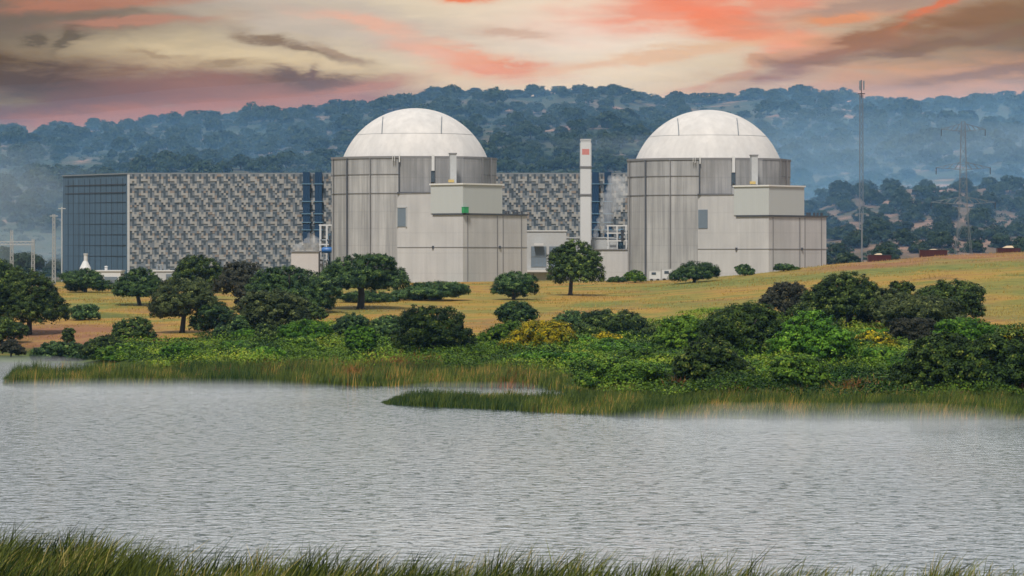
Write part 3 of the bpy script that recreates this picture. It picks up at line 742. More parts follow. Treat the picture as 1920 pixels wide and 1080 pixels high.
def hill_oak(x, d, s, sz, label, group):
    o = bpy.data.objects.new('hill_oak', HM[int(rng.integers(6))]); COL.objects.link(o)
    o.location = (x, d, tz(x, d) - 1.3); o.rotation_euler = (0, 0, rng.uniform(0, 6.28)); o.scale = (s, s, sz)
    tag(o, label, 'tree', group)

count = 0
# skyline
px = -40.0
while px < 1970:
    d = 1992 + rng.uniform(-22, 12); x = X(px, d)
    big = rng.random() < 0.4
    s = rng.uniform(1.15, 1.7) if big else rng.uniform(0.75, 1.15)
    hill_oak(x, d, s * 1.2, s * rng.uniform(0.75, 1.0), 'hazy oak standing on the skyline of the far ridge', 'oaks along the skyline'); count += 1
    px += rng.uniform(17, 32) * s
# the nearer wooded slope right of the plant
pts = []
for t in range(4000):
    px = rng.uniform(1465, 1965); d = rng.uniform(1075, 1310)
    x = X(px, d)
    if all((x - a) ** 2 + (d - b) ** 2 * 0.35 > 9.5 ** 2 for a, b in pts):
        pts.append((x, d))
for x, d in pts[:88]:
    s = rng.uniform(0.7, 1.12)
    hill_oak(x, d, s, s * rng.uniform(0.85, 1.1), 'dark oak on the nearer wooded slope right of the plant', 'oaks on the nearer right slope'); count += 1
# far slope: the nearest as trees, the rest as one wood
cand = []; grid = {}
for t in range(9000):
    px = rng.uniform(-60, 1980); d = rng.uniform(1120, 1975)
    if px > 1420 and d < 1420: continue
    x = X(px, d)
    n = vnoise(np.array(x / 60), np.array(d / 75), 41) * 0.65 + vnoise(np.array(x / 22), np.array(d / 30), 42) * 0.35
    if n < (0.46 if d < 1500 else 0.36): continue
    zt = tz(x, d) + 7; py = HY + (H - zt) * F / d
    if (622 < px < 935 and py > 285) or (1176 < px < 1478 and py > 290) or (118 < px < 1180 and py > 330): continue
    key = (int(x // 8), int(d // 14)); 
    if any((x - a) ** 2 + ((d - b) * 0.55) ** 2 < 8.2 ** 2 for i in (-1, 0, 1) for j in (-1, 0, 1) for a, b in grid.get((key[0] + i, key[1] + j), [])): continue
    grid.setdefault(key, []).append((x, d)); cand.append((d, x, px))
cand.sort()
room = 296 - count
for d, x, px in cand[:room]:
    s = rng.uniform(0.55, 1.3)
    where = 'behind the patterned hall' if px < 640 else ('between the two domes' if px < 1200 else 'beyond the right dome')
    hill_oak(x, d, s, s * rng.uniform(0.8, 1.1), 'hazy blue oak on the lower far slope ' + where, 'oaks on the far slope ' + where)
vs = []; ts = []; ms = []
for t in range(3800):
    px = rng.uniform(-60, 1980); d = rng.uniform(1090, 1985); x = X(px, d)
    Q, T, tv = HP[int(rng.integers(6))]
    k = rng.choice(len(Q), 90, replace=False); sx = rng.uniform(0.16, 0.5) * np.array([1, 1, rng.uniform(0.5, 0.9)])
    c = Q[k].mean(1, keepdims=True)
    vs.append((Q[k] - c) * 1.1 + c * sx - np.array([0, 0, 0.5]) + np.array([x, d, tz(x, d)])); ts.append(T[k]); ms += [0] * 90
for d, x, px in cand[room:]:
    Q, T, tv = HP[int(rng.integers(6))]
    k = rng.permutation(len(Q))[: int(len(Q) * 0.6)]
    s = rng.uniform(0.55, 1.45); a = rng.uniform(0, 6.28); R = np.array([[math.cos(a), -math.sin(a), 0], [math.sin(a), math.cos(a), 0], [0, 0, rng.uniform(.8, 1.1)]]) * s
    q = (Q[k] - Q[k].mean(1, keepdims=True)) * 1.25 + Q[k].mean(1, keepdims=True)
    vs += [q @ R.T + np.array([x, d, tz(x, d) - 0.3]), tv @ R.T + np.array([x, d, tz(x, d) - 0.3])]
    ts += [T[k], np.zeros(len(tv))]; ms += [0] * len(k) + [1] * len(tv)
if vs:
    o = bpy.data.objects.new('hillside_wood', np_mesh('hillside_wood', np.concatenate(vs), 4, [M['hilloak'], M['bark']], np.concatenate(ts), ms)); COL.objects.link(o)
    tag(o, 'hazy oak wood covering the upper far hillside', 'woodland', kind='stuff')
print('hill trees', count, len(cand))


# ------------------------------------------------------------------ reactor buildings
GZ = 7.0    # plain of the plant

def reactor():
    root = thing('reactor_building', (X(778, 905), 905, GZ), 'left concrete reactor building with white dome and a green box on its roof ledge', 'reactor building', 'reactor buildings')
    o = root.location
    z293 = Z(294.5, 885)
    ol = [(622, 897), (648, 890), (694, 885.5), (748, 884), (812, 884), (868, 886.5), (905, 891.5), (930.5, 903), (912, 930), (644, 930)]
    poly = [(X(p, d), d) for p, d in ol]
    m = MB(o); m.prism(poly, GZ - 3, z293); m.build('wall', M['wall'], root)
    c = Vector((X(778, 910), 908))
    def grow(k): return [(c.x + (x - c.x) * k, c.y + (y - c.y) * k) for x, y in poly]
    # darker streaked top band, string courses and roof slab
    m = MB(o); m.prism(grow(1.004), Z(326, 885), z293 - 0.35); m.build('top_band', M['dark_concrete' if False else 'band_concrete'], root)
    m = MB(o); m.prism(grow(1.012), z293 - 0.33, z293 + 0.25); rf = m.build('roof', M['greyline'], root)
    m = MB(o)
    for y in (326.5, 362): m.prism(grow(1.006), Z(y, 885) - 0.09, Z(y, 885) + 0.09)
    m.build('string_course', M['greyline'], root)
    # dome
    zc = Z(203, 907) - 20.53; R = 20.53; cd = 907; cx = X(778.5, 907)
    m = MB(o); vs = []; fs = []; n = 96; k = 26; a0 = math.asin((z293 + 0.1 - zc) / R)
    for i in range(k):
        a = a0 + (math.pi / 2 - a0) * i / k
        for j in range(n): vs.append((cx + R * math.cos(a) * math.cos(2 * math.pi * j / n), cd + R * math.cos(a) * math.sin(2 * math.pi * j / n), zc + R * math.sin(a)))
    vs.append((cx, cd, zc + R))
    for i in range(k - 1):
        for j in range(n): fs.append([i * n + j, i * n + (j + 1) % n, (i + 1) * n + (j + 1) % n, (i + 1) * n + j])
    for j in range(n): fs.append([(k - 1) * n + j, (k - 1) * n + (j + 1) % n, k * n])
    m.add(vs, fs); dome = m.build('dome', M['dome'], root, True)
    for px in (715, 827):
        x = X(px, 890); pts = []
        for t in range(9):
            y = 250 + (217 - 250) * t / 8
            z = Z(y, 893); r2 = (R + 0.12) ** 2 - (x - cx) ** 2 - (z - zc) ** 2
            pts.append((x, cd - math.sqrt(max(r2, 0.01)), z))
        m = MB(o); m.tube(pts, 0.13, 6); m.build('ladder', M['steel'], dome)
    m = MB(o); pts = []
    zr = Z(250, 893); rr = math.sqrt((R + 0.03) ** 2 - (zr - zc) ** 2)
    for t in range(49):
        a = math.pi * (1 + t / 48.0); pts.append((cx + rr * math.cos(a), cd + rr * math.sin(a), zr))
    m.tube(pts, 0.06, 5); m.build('seam', M['offwhite'], dome)
    # dark joints / drainpipes
    for px, d, w, y0, y1, mt in ((650.5, 889.2, 0.42, 297, 535, 'joint'), (694, 885, 0.2, 297, 535, 'greyline'), (624.5, 895.6, 0.12, 297, 535, 'greyline')):
        m = MB(o); m.box((X(px, d), d, (Z(y0, d) + Z(y1, d)) / 2), (w, 0.5, Z(y0, d) - Z(y1, d)), 0, -0.2); m.build('drainpipe', M[mt], root)
    for px, d in ((905, 891), (921, 897)):
        m = MB(o); m.box((X(px, d), d - .05, (Z(297, d) + Z(402, d)) / 2), (0.2, 0.4, Z(297, d) - Z(402, d)), 0, 0.4); m.build('drainpipe', M['greyline'], root)
    # dark stained panel with ledge
    m = MB(o); m.prism([(X(748, 884), 883.72), (X(808, 884), 883.72), (X(808, 884), 884.6), (X(748, 884), 884.6)], Z(361, 884), Z(297, 884)); m.build('stained_shaded_panel', M['dark_concrete'], root)
    m = MB(o); m.prism([(X(813, 884), 883.7), (X(868, 886.3), 886.2), (X(903, 891), 890.9), (X(903, 891), 891.9), (X(868, 886), 887.2), (X(813, 884), 884.6)], Z(345, 884), Z(297, 884)); m.build('stained_shaded_panel', M['dark_concrete'], root)  # shade on the right-turned faces put into this panel's darker concrete
    m = MB(o); m.box((X(777, 883), 883.2, Z(361.5, 883)), (X(810, 883) - X(745, 883), 1.6, 0.4)); m.build('ledge', M['joint'], root)
    m = MB(o); m.box((X(748.2, 884), 883.5, (Z(297, 884) + Z(361, 884)) / 2), (0.32, 0.6, Z(297, 884) - Z(361, 884))); m.build('drainpipe', M['joint'], root)
    for px, y0, y1, w in ((749, 290, 304, 0.3), (812, 290, 320, 0.75), (740, 290, 302, 0.14), (736, 290, 301, 0.14)):
        m = MB(o); m.box((X(px, 883), 883.25, (Z(y0, 883) + Z(y1, 883)) / 2), (w, 0.6, Z(y0, 883) - Z(y1, 883))); m.build('downpipe_head', M['white'], root)
    m = MB(o); m.box((X(811.5, 883), 883.5, (Z(320.5, 883) + Z(341, 883)) / 2), (1.0, 0.5, Z(320.5, 883) - Z(341, 883))); m.build('hatch', M['glass'], root)
    # vent duct
    m = MB(o); d = 881.5; m.box((X(849, d), d, (Z(289, d) + Z(343, d)) / 2), (1.65, 1.6, Z(289, d) - Z(343, d)), 0, 0.2)
    vd = m.build('vent_duct', M['offwhite'], root)
    m = MB(o); m.box((X(849, d), d, Z(288, d)), (1.9, 1.9, 0.35), 0, 0.2); m.build('duct_cap', M['greyline'], vd)
    m = MB(o); m.box((X(846, d), d - 1.1, Z(339.5, d)), (1.5, 0.4, 0.7), 0, 0.2); m.build('duct_base', M['yellow'], vd)
    # auxiliary block turned to show two faces
    C = Vector((X(868, 868), 868)); eL = Vector((X(745, 883) - C.x, 15.2)); dx = X(988, 883.7) - C.x; eR = Vector((dx, dx * -eL.x / eL.y))
    def q(a, b): p = C + eL * a + eR * b; return (p.x, p.y)
    t1 = 0.452
    ztop = Z(403, 870); zl = Z(363.5, 884)
    m = MB(o); m.prism([q(0, 0), q(0, 1), q(t1, 1), q(t1, 0)], GZ - 3, ztop); m.prism([q(t1 + .0002, 0), q(t1 + .0002, 0.62), q(1, 0.62), q(1, 0)], GZ - 3, zl)
    ax = m.build('auxiliary_block', M['wall2'], root)
    m = MB(o); m.prism([q(-0.012, -0.012), q(-0.012, 1.014), q(t1, 1.014), q(t1, -0.012)], ztop + 0.01, ztop + 0.42); m.build('coping', M['joint'], ax)
    m = MB(o); m.prism([q(t1 + .002, -0.006), q(t1 + .002, 0.62), q(1, 0.62), q(1, -0.006)], zl + 0.01, zl + 0.22); m.build('coping', M['greyline'], ax)
    zz = Z(463.5, 872)
    m = MB(o)
    m.prism([q(-0.004, -0.004), q(-0.004, 1.004), q(0.02, 1.004), q(0.02, 0.01), q(1, 0.01), q(1, -0.004)], zz - 0.08, zz + 0.08); m.build('string_course', M['greyline'], ax)
    for a, b, w, mt in ((0.0, 0.07, 0.14, 'greyline'), (0.0, 0.53, 0.22, 'greyline'), (0.0, 0.62, 0.14, 'greyline'), (0.0, 0.91, 0.2, 'greyline')):
        p = C + eR * b
        m = MB(o); m.box((p.x, p.y, (ztop + GZ) / 2 - 1.2), (w, 0.3, ztop - GZ + 2), 0, math.atan2(eR.y, eR.x)); m.build('joint_strip', M[mt], ax)
    for a, b in ((0.45, 0), (0.0, 0.57)):
        p = C + eL * a + eR * b
        m = MB(o); m.box((p.x, p.y - 0.1, zz), (0.5, 0.5, 0.7), 0, 0.7); m.build('junction_box', M['joint'], ax)
    p = C + eL * 0.925; al = math.atan2(eL.y, eL.x)
    zw0, zw1 = Z(425, 884), Z(390, 884)
    m = MB(o); m.box((p.x, p.y, (zw0 + zw1) / 2), (3.0, 0.3, zw1 - zw0), 0, al); wn = m.build('window', M['winglass'], ax)
    m = MB(o)
    for k in (-1, 1): m.box((p.x + math.cos(al) * 1.65 * k, p.y + math.sin(al) * 1.65 * k, (zw0 + zw1) / 2), (0.3, 0.5, zw1 - zw0 + 0.3), 0, al)
    m.box((p.x, p.y, zw1 + 0.16), (3.6, 0.5, 0.3), 0, al); m.build('frame', M['offwhite'], wn)
    # pale metal annex on the block
    za = Z(346.5, 870)
    m = MB(o); m.prism([q(-0.01, -0.008), q(-0.01, 0.6), q(0.48, 0.6), q(0.48, -0.008)], ztop + 0.44, za); an = m.build('metal_annex', M['annex'], root)
    m = MB(o); m.prism([q(-0.022, -0.02), q(-0.022, 0.612), q(0.49, 0.612), q(0.49, -0.02)], za + 0.005, za + 0.4); m.build('roof_edge', M['annex_roof'], an)
    m = MB(o)
    for b in (0.68, 0.72, 0.8, 0.86, 0.93):
        p = C + eR * b + eL * 0.012; m.box((p.x, p.y, ztop + 0.8), (0.5, 0.3, 0.8), 0, 0.7)
    m.build('roof_vent', M['joint'], ax)
    global GB
    GB = (C + eR * 0.035, ztop)
    return root

M['band_concrete'] = concrete('darker_band_concrete', (0.43, 0.425, 0.42), (0.35, 0.348, 0.345), (0.18, 0.18, 0.18), 0.7)
r1 = reactor()
dx2 = 553 * 900 / F
r2 = r1.copy(); COL.objects.link(r2); r2.location = r1.location + Vector((dx2, 0, -0.45))
r2['label'] = 'right concrete reactor building with white dome standing behind the grassy crest'
for ch in list(r1.children):
    c2 = ch.copy(); COL.objects.link(c2); c2.parent = r2
    for g in list(ch.children):
        g2 = g.copy(); COL.objects.link(g2); g2.parent = c2

p, zt = GB
gb = thing('green_container', (p.x, p.y - 0.75, zt + 0.43), 'small bright green box on the ledge of the left reactor building', 'container')
m = MB(gb.location); m.box((p.x, p.y - 0.75, zt + 1.2), (1.6, 0.9, 1.4), 0, 0.75); m.build('body', M['green'], gb)
m = MB(gb.location); m.box((p.x, p.y - 0.75, zt + 1.96), (1.7, 1.0, 0.12), 0, 0.75); m.build('lid', M['green'], gb)


# ------------------------------------------------------------------ turbine hall with patterned facade
def turbine():
    D0 = 1010
    root = thing('turbine_hall', (X(240, D0), D0, GZ), 'long turbine hall with mosaic-patterned facade and slate blue end wall', 'industrial hall')
    o = root.location; zt = Z(324, D0); xl = X(240.5, D0); xr = X(1182, D0); xe = X(118, 1040); 
    m = MB(o); m.prism([(xl, D0 + 0.3), (xr, D0 + 0.3), (xr, D0 + 45), (xe, D0 + 45), (xe, 1040)], GZ - 3, zt - 0.4); m.build('wall', M['slate'], root)
    m = MB(o); m.prism([(xl - 0.2, D0), (xr, D0), (xr, D0 + 45.2), (xe - .3, D0 + 45.2), (xe - .3, 1039.8)], zt - 0.39, zt); m.build('roof', M['steel'], root)
    dirv = Vector((xe - xl, 30.0)).normalized(); nrm = Vector((-dirv.y, dirv.x)); 
    if nrm.y > 0: nrm = -nrm
    m = MB(o); al = math.atan2(dirv.y, dirv.x)
    c = (Vector((xl, D0 + 0.3)) + Vector((xe, 1040))) / 2 + nrm * 0.03
    for y in (380, 400, 420, 440, 460, 480): m.box((c.x, c.y, Z(y, 1025)), (35.0, 0.14, 0.1), 0, al)
    for k in range(1, 12):
        c = Vector((xl, D0 + 0.3)).lerp(Vector((xe, 1040)), k / 12) + nrm * 0.02
        m.box((c.x, c.y, (zt + GZ) / 2 - 1), (0.12, 0.12, zt - GZ - 1), 0, al)
    for y in (347, 362):
        c = (Vector((xl, D0 + 0.3)) + Vector((xe, 1040))) / 2 + nrm * 0.05
        m.box((c.x, c.y, Z(y, 1025)), (35.0, 0.25, 0.3), 0, al)
    m.build('cladding_rail', M['darksteel'], root)
    m = MB(o); m.box((xl + 0.1, D0 + 0.1, (zt + GZ - 3) / 2 - .2), (0.7, 0.9, zt - GZ + 2.4)); m.build('corner_post', M['offwhite'], root)
    # mosaic of small panels: half-dropped motif of light, tan, mid and dark
    cw, chh = 0.66, 0.70
    A = ["LLLMDM", "LDTDDM", "MDMMDL"]
    B = ["MDMLLL", "DDMLML", "MMLMDD"]
    code = {'L': 0, 'M': 1, 'D': 2, 'T': 3}
    r = random.Random(4)
    nx = int((xr - xl - 0.6) / cw); nz = int((zt - 0.4 - GZ) / chh)
    V = []; mi = []
    for i in range(nx):
        for j in range(nz):
            row = j // 3; sub = 2 - j % 3
            pat = A if row % 2 == 0 else B
            k = code[pat[sub][(i + (row // 2) * 1) % 6]]
            if r.random() < 0.12: k = r.choice((0, 1, 1, 2, 3))
            x0 = xl + 0.5 + i * cw; z1 = zt - 0.4 - j * chh
            yf = {0: -0.22, 3: -0.12}.get(k, 0.0)
            a, b_, c_, e_ = x0 - o.x, x0 + cw - o.x, z1 - chh - o.z, z1 - o.z
            V += [(a, yf, c_), (b_, yf, c_), (b_, yf, e_), (a, yf, e_)]; mi.append(k)
            if yf < 0:      # raised panels have edges
                V += [(a, 0, c_), (a, yf, c_), (a, yf, e_), (a, 0, e_), (b_, yf, c_), (b_, 0, c_), (b_, 0, e_), (b_, yf, e_),
                      (a, yf, e_), (b_, yf, e_), (b_, 0, e_), (a, 0, e_), (a, 0, c_), (b_, 0, c_), (b_, yf, c_), (a, yf, c_)]; mi += [k] * 4
    fo = bpy.data.objects.new('patterned_facade', np_mesh('patterned_facade', np.array(V), 4, [M['pl'], M['pm'], M['pd'], M['ptan']], None, mi)); COL.objects.link(fo); fo.parent = root
    for a, b in ((568.5, 581.5), (591, 604), (1110, 1122.5), (1133, 1146)):
        x0, x1 = X(a, D0), X(b, D0); z0 = Z(456, D0)
        m = MB(o); m.box(((x0 + x1) / 2, D0 - 0.8, (z0 + zt + 0.2) / 2), (x1 - x0, 1.5, zt + 0.2 - z0)); st = m.build('stair_tower', M['blue'], root)
        for y in (345, 378, 401, 417, 431):
            m = MB(o); m.box(((x0 + x1) / 2, D0 - 0.9, Z(y, D0)), (x1 - x0 + 0.7, 1.8, 0.28)); m.build('landing', M['bluelite'], st)
    return root
turbine()

# ------------------------------------------------------------------ vent stack
d = 945
vs_ = thing('vent_stack', (X(1098, d), d, GZ), 'tall white square vent stack with faded red mark between the reactor buildings', 'chimney')
o = vs_.location
m = MB(o); m.box((o.x, d, (Z(262, d) + GZ) / 2), (2.75, 2.75, Z(262, d) - GZ)); m.build('shaft', M['white'], vs_)
m = MB(o); m.box((o.x, d, Z(262.5, d)), (3.0, 3.0, 0.5)); m.build('cap', M['offwhite'], vs_)
m = MB(o); m.box((o.x, d, Z(285, d)), (2.0, 2.78, 1.6)); m.build('painted_mark', M['band'], vs_)
for y in (313, 365):
    m = MB(o); m.box((o.x, d, Z(y, d)), (3.3, 3.3, 0.4)); m.build('ring', M['greyline'], vs_)
for sx in (-1, 1):
    m = MB(o); m.box((o.x + sx * 1.5, d - 1.2, (Z(268, d) + Z(450, d)) / 2), (0.2, 0.2, Z(268, d) - Z(450, d))); m.build('cable_duct', M['offwhite'], vs_)

# ------------------------------------------------------------------ low plant buildings
def block(name, label, cat, px0, px1, y0, d, dep, wall, roofm='white', windows=(), base=GZ - 2, group=None):
    r = thing(name, (X((px0 + px1) / 2, d), d, GZ), label, cat, group); o = r.location
    x0, x1 = X(px0, d), X(px1, d); zt = Z(y0, d)
    m = MB(o); m.box(((x0 + x1) / 2, d + dep / 2, (zt + base) / 2), (x1 - x0, dep, zt - base)); m.build('wall', wall, r)
    m = MB(o); m.box(((x0 + x1) / 2, d + dep / 2, zt + 0.17), (x1 - x0 + 0.5, dep + 0.5, 0.32)); m.build('roof', M[roofm], r)
    for a, b, c, e, mt in windows:
        m = MB(o); m.box((X((a + b) / 2, d), d - 0.05, (Z(c, d) + Z(e, d)) / 2), (X(b, d) - X(a, d), 0.3, Z(c, d) - Z(e, d))); wn = m.build('window', M[mt], r)
        m = MB(o); n = max(2, int((b - a) / 6))
        for k in range(n + 1): m.box((X(a + (b - a) * k / n, d), d - 0.14, (Z(c, d) + Z(e, d)) / 2), (0.12, 0.3, Z(c, d) - Z(e, d)))
        m.box((X((a + b) / 2, d), d - 0.14, (Z(c, d) + Z(e, d)) / 2), (X(b, d) - X(a, d), 0.3, 0.12))
        m.build('frame', M['steel'], wn)
    return r
sb = block('service_building', 'pale service building with gridded windows right of the left reactor building', 'building', 986, 1062, 434, 935, 12, M['offwhite'], 'white', ((996, 1024, 462, 500, 'winglass'), (1030, 1056, 462, 500, 'winglass')))
m = MB(sb.location); m.box((X(1010, 934), 933.6, Z(458, 934)), (2.6, 1.6, 0.6)); m.build('door_canopy', M['white'], sb)
m = MB(sb.location); m.box((X(1020, 933), 933.6, Z(508, 933)), (9.5, 2.0, 0.55)); m.build('canopy', M['white'], sb)
block('service_building', 'low smooth grey block left of the right reactor building', 'building', 1104, 1194, 469, 925, 14, M['wall2'], 'greyline')
block('service_building', 'taller grey block behind the low smooth grey block and the vent stack', 'building', 1062, 1150, 447, 950, 10, M['offwhite'], 'offwhite')
block('service_building', 'low beige block under the blue stair towers, left of the left reactor building', 'building', 546, 597, 473, 905, 9, M['beige'], 'greyline')
block('service_building', 'small white building below the slate blue end wall', 'building', 180, 226, 509, 900, 9, M['white'], 'white', ((196, 220, 519, 533, 'winglass'),))
b2 = block('service_building', 'small pale building with roof plant behind the left oaks', 'building', 288, 326, 509, 905, 8, M['offwhite'], 'white', ((312, 322, 514, 524, 'winglass'),))
m = MB(b2.location)
for k in range(3): m.box((X(292 + k * 7, 905), 909, Z(503, 905)), (0.6, 0.8, 1.8))
m.build('roof_unit', M['steel'], b2)
b3 = thing('roof_chimney', (X(199, 903), 903, Z(507, 903)), 'short white flue on the roof of the small white building', 'flue')
m = MB(b3.location); m.tube([(b3.location.x, 903, Z(510, 903)), (b3.location.x, 903, Z(500, 903))], 0.4, 10); m.build('pipe', M['white'], b3)
m = MB(b3.location); m.tube([(b3.location.x, 903, Z(500, 903)), (b3.location.x, 903, Z(498.5, 903))], [0.6, 0.15], 10); m.build('cowl', M['white'], b3)
d = 890
wt = thing('white_tower', (X(160, d), d, GZ), 'white slim tower with flared base in front of the slate blue end wall', 'tower'); o = wt.location
m = MB(o); m.tube([(o.x, d, GZ), (o.x, d, Z(503, d)), (o.x, d, Z(492, d)), (o.x, d, Z(489, d))], [1.6, 1.5, 0.75, 0.5], 14); m.build('base', M['white'], wt)
m = MB(o); m.tube([(o.x + .1, d, Z(490, d)), (o.x + .1, d, Z(476, d))], 0.5, 12); m.build('shaft', M['white'], wt)
m = MB(o); m.tube([(o.x + .1, d, Z(478, d)), (o.x + .1, d, Z(475, d))], 0.62, 12); m.build('cap', M['offwhite'], wt)

def rack(label, px0, px1, y0, y1, d, zbase, group='pipe racks'):
    r = thing('pipe_rack', (X((px0 + px1) / 2, d), d, zbase), label, 'pipe rack', group); o = r.location
    x0, x1 = X(px0, d), X(px1, d); zt = Z(y0, d)
    m = MB(o)
    for x in (x0, (x0 + x1) / 2, x1):
        for dy in (0, 4): m.box((x, d + dy, (zt + zbase) / 2), (0.28, 0.28, zt - zbase))
    for f in (0.35, 0.68, 1.0):
        z = zbase + (zt - zbase) * f
        for dy in (0, 4): m.box(((x0 + x1) / 2, d + dy, z), (x1 - x0 + 0.6, 0.24, 0.35))
    m.build('frame', M['white'], r)
    m = MB(o)
    for k, f in enumerate((0.42, 0.75)):
        z = zbase + (zt - zbase) * f
        for q in range(3): m.tube([(x0 - 0.4, d + 0.9 + q, z), (x1 + 0.4, d + 0.9 + q, z)], 0.28, 8)
    m.build('pipe', M['steel'], r, True)
    m = MB(o); w = x1 - x0
    m.tube([(x0 + w * 0.72, d + 2, zbase), (x0 + w * 0.72, d + 2, zbase + (zt - zbase) * 0.86)], w * 0.14, 14); m.build('vessel', M['bluelite'], r, True)
    m = MB(o); m.box((x0 + w * 0.28, d + 2, zbase + (zt - zbase) * 0.2), (w * 0.35, 2, (zt - zbase) * 0.38)); m.build('cabinet', M['offwhite'], r)
    m = MB(o); m.box((x0 + w * 0.78, d - 0.6, zbase + (zt - zbase) * 0.62), (w * 0.16, 0.8, (zt - zbase) * 0.42)); m.build('duct', M['darksteel'], r)
rack('white steel pipe rack on the low smooth grey block', 1140, 1174, 423, 468, 928, Z(469, 928) + 0.33)
rack('white steel pipe rack left of the left reactor building', 600, 624, 422, 478, 915, GZ)
d = 912
tk = thing('blue_tank', (X(613, d), d, GZ), 'bright blue tank at the foot of the left pipe rack', 'tank'); o = tk.location
m = MB(o); m.tube([(X(603, d), d, Z(469, d)), (X(606, d), d, Z(469, d)), (X(622, d), d, Z(469, d)), (X(625, d), d, Z(469, d))], [0.5, 0.8, 0.8, 0.5], 14); m.build('drum', plain('bright_blue_paint', (0.03, 0.13, 0.36), 0.4), tk, True)
m = MB(o)
for px in (607, 621): m.box((X(px, d), d, (Z(473, d) + GZ) / 2), (0.3, 1.0, Z(473, d) - GZ))
m.build('leg', M['steel'], tk)

# white trailers behind the crest
def trailer(label, px0, px1, yt, yb, d):
    r = thing('box_trailer', (X((px0 + px1) / 2, d), d, Z(yb, d)), label, 'trailer', 'white trailers'); o = r.location
    w = X(px1, d) - X(px0, d); h = Z(yt, d) - Z(yb, d)
    m = MB(o); m.box((o.x, d, o.z + h * 0.6), (w, 2.4, h * 0.7)); m.build('body', M['white'], r)
    m = MB(o); m.box((o.x, d, o.z + h * 0.97), (w + 0.1, 2.5, h * 0.05)); m.build('roof', M['offwhite'], r)
    m = MB(o); m.box((o.x - w * .1, d - 1.22, o.z + h * 0.72), (w * 0.4, 0.08, h * 0.22)); m.build('window', M['glass'], r)
    for sx in (-0.28, 0.28):
        m = MB(o); m.tube([(o.x + w * sx, d - 1.25, o.z + h * 0.13), (o.x + w * sx, d + 1.25, o.z + h * 0.13)], h * 0.13, 12); m.build('wheel', M['rubber'], r)
trailer('white trailer cabin right of the yellow-green shrub', 1217, 1238, 507, 528, 862)
trailer('white trailer cabin beside the dark green bush at the right reactor', 1241, 1262, 504, 528, 866)

# dark red containers along the crest
def redbox(label, px0, px1, yt, yb, d, lid):
    x0, x1 = X(px0, d), X(px1, d); xm = (x0 + x1) / 2; zt = Z(yt, d); g = tz(xm, d)
    r = thing('red_container', (xm, d, g), label, 'container', 'dark red containers on the crest'); o = r.location
    z0 = g - 0.5; w = x1 - x0
    tilt = Z(yt, d) * 0
    m = MB(o); m.box((xm, d, (z0 + zt) / 2), (w, 2.2, zt - z0)); m.build('body', M['red'], r)
    m = MB(o)
    for k in range(7): m.box((x0 + w * (k + .5) / 7, d - 1.13, (z0 + zt) / 2), (0.1, 0.1, zt - z0 - .1))
    m.build('rib', M['red'], r)
    m = MB(o); m.box((xm, d, zt + 0.05), (w + 0.1, 2.3, 0.1)); m.build('rim', M['darksteel'], r)
    a, b = x0 + w * lid[0], x0 + w * lid[1]; hh = lid[2]
    m = MB(o); m.add([(a, d - .9, zt + .1), (b, d - .9, zt + .1), (b, d + .9, zt + .1), (a, d + .9, zt + .1), (a + (b - a) * .35, d - .5, zt + .1 + hh), (b - (b - a) * .12, d - .5, zt + .1 + hh), (b - (b - a) * .12, d + .5, zt + .1 + hh * .8), (a + (b - a) * .35, d + .5, zt + .1 + hh * .8)],
                     [[0, 1, 5, 4], [1, 2, 6, 5], [2, 3, 7, 6], [3, 0, 4, 7], [4, 5, 6, 7]]); m.build('cover', M['cream'], r)
redbox('leftmost low dark red container, with pale cover, on the crest', 1627, 1670, 478.5, 489, 748, (0.28, 0.62, 0.3))
redbox('flat dark red container without bright cover, before the lattice pylon', 1724, 1775, 469, 478, 748, (0.35, 0.62, 0.15))
redbox('low dark red container with yellow cover near the photo\'s right edge', 1869, 1912, 465.5, 474, 748, (0.25, 0.72, 0.45))

# ------------------------------------------------------------------ masts, pylon, gantry
def lattice(m, cx, cy, z0, z1, w0, w1, n, t):
    def corner(z, k):
        f = (z - z0) / (z1 - z0); w = (w0 + (w1 - w0) * f) / 2
        return Vector((cx + (-w if k in (0, 3) else w), cy + (-w if k < 2 else w), z))
    for k in range(4): m.bar(corner(z0, k), corner(z1, k), t)
    for i in range(n):
        a = z0 + (z1 - z0) * i / n; b = z0 + (z1 - z0) * (i + 1) / n
        for k in range(4):
            m.bar(corner(a, k), corner(b, (k + 1) % 4), t * 0.6); m.bar(corner(a, (k + 1) % 4), corner(b, k), t * 0.6)
            m.bar(corner(b, k), corner(b, (k + 1) % 4), t * 0.5)
d = 1180; x = X(1615, d); z0 = tz(x, d)
ms_ = thing('antenna_mast', (x, d, z0), 'tall slender antenna mast rising above the right ridge', 'mast'); o = ms_.location
m = MB(o); lattice(m, x, d, z0 - 1, Z(178, d), 1.3, 1.1, 22, 0.09); m.build('lattice', M['steel'], ms_)
m = MB(o); m.tube([(x, d, Z(185, d)), (x, d, Z(150, d))], 0.16, 8); m.build('pole', M['darksteel'], ms_)
m = MB(o)
for k in range(3):
    a = k * 2.1; m.box((x + math.cos(a) * 0.85, d + math.sin(a) * 0.85, Z(160, d)), (0.5, 0.5, 3.2))
m.build('panel_antenna', M['steel'], ms_)
m = MB(o); m.tube([(x, d, Z(176.5, d)), (x, d, Z(175, d))], 1.3, 12); m.build('platform', M['darksteel'], ms_)
d = 900; x = X(1616, d); z0 = tz(x, d)
lp = thing('lamp_post', (x, d, z0), 'pale lamp post with short cross bar behind the leftmost red container', 'lamp post'); o = lp.location
m = MB(o); m.tube([(x, d, z0 - .5), (x, d, Z(400, d))], [0.25, 0.19], 10); m.build('pole', M['steel'], lp)
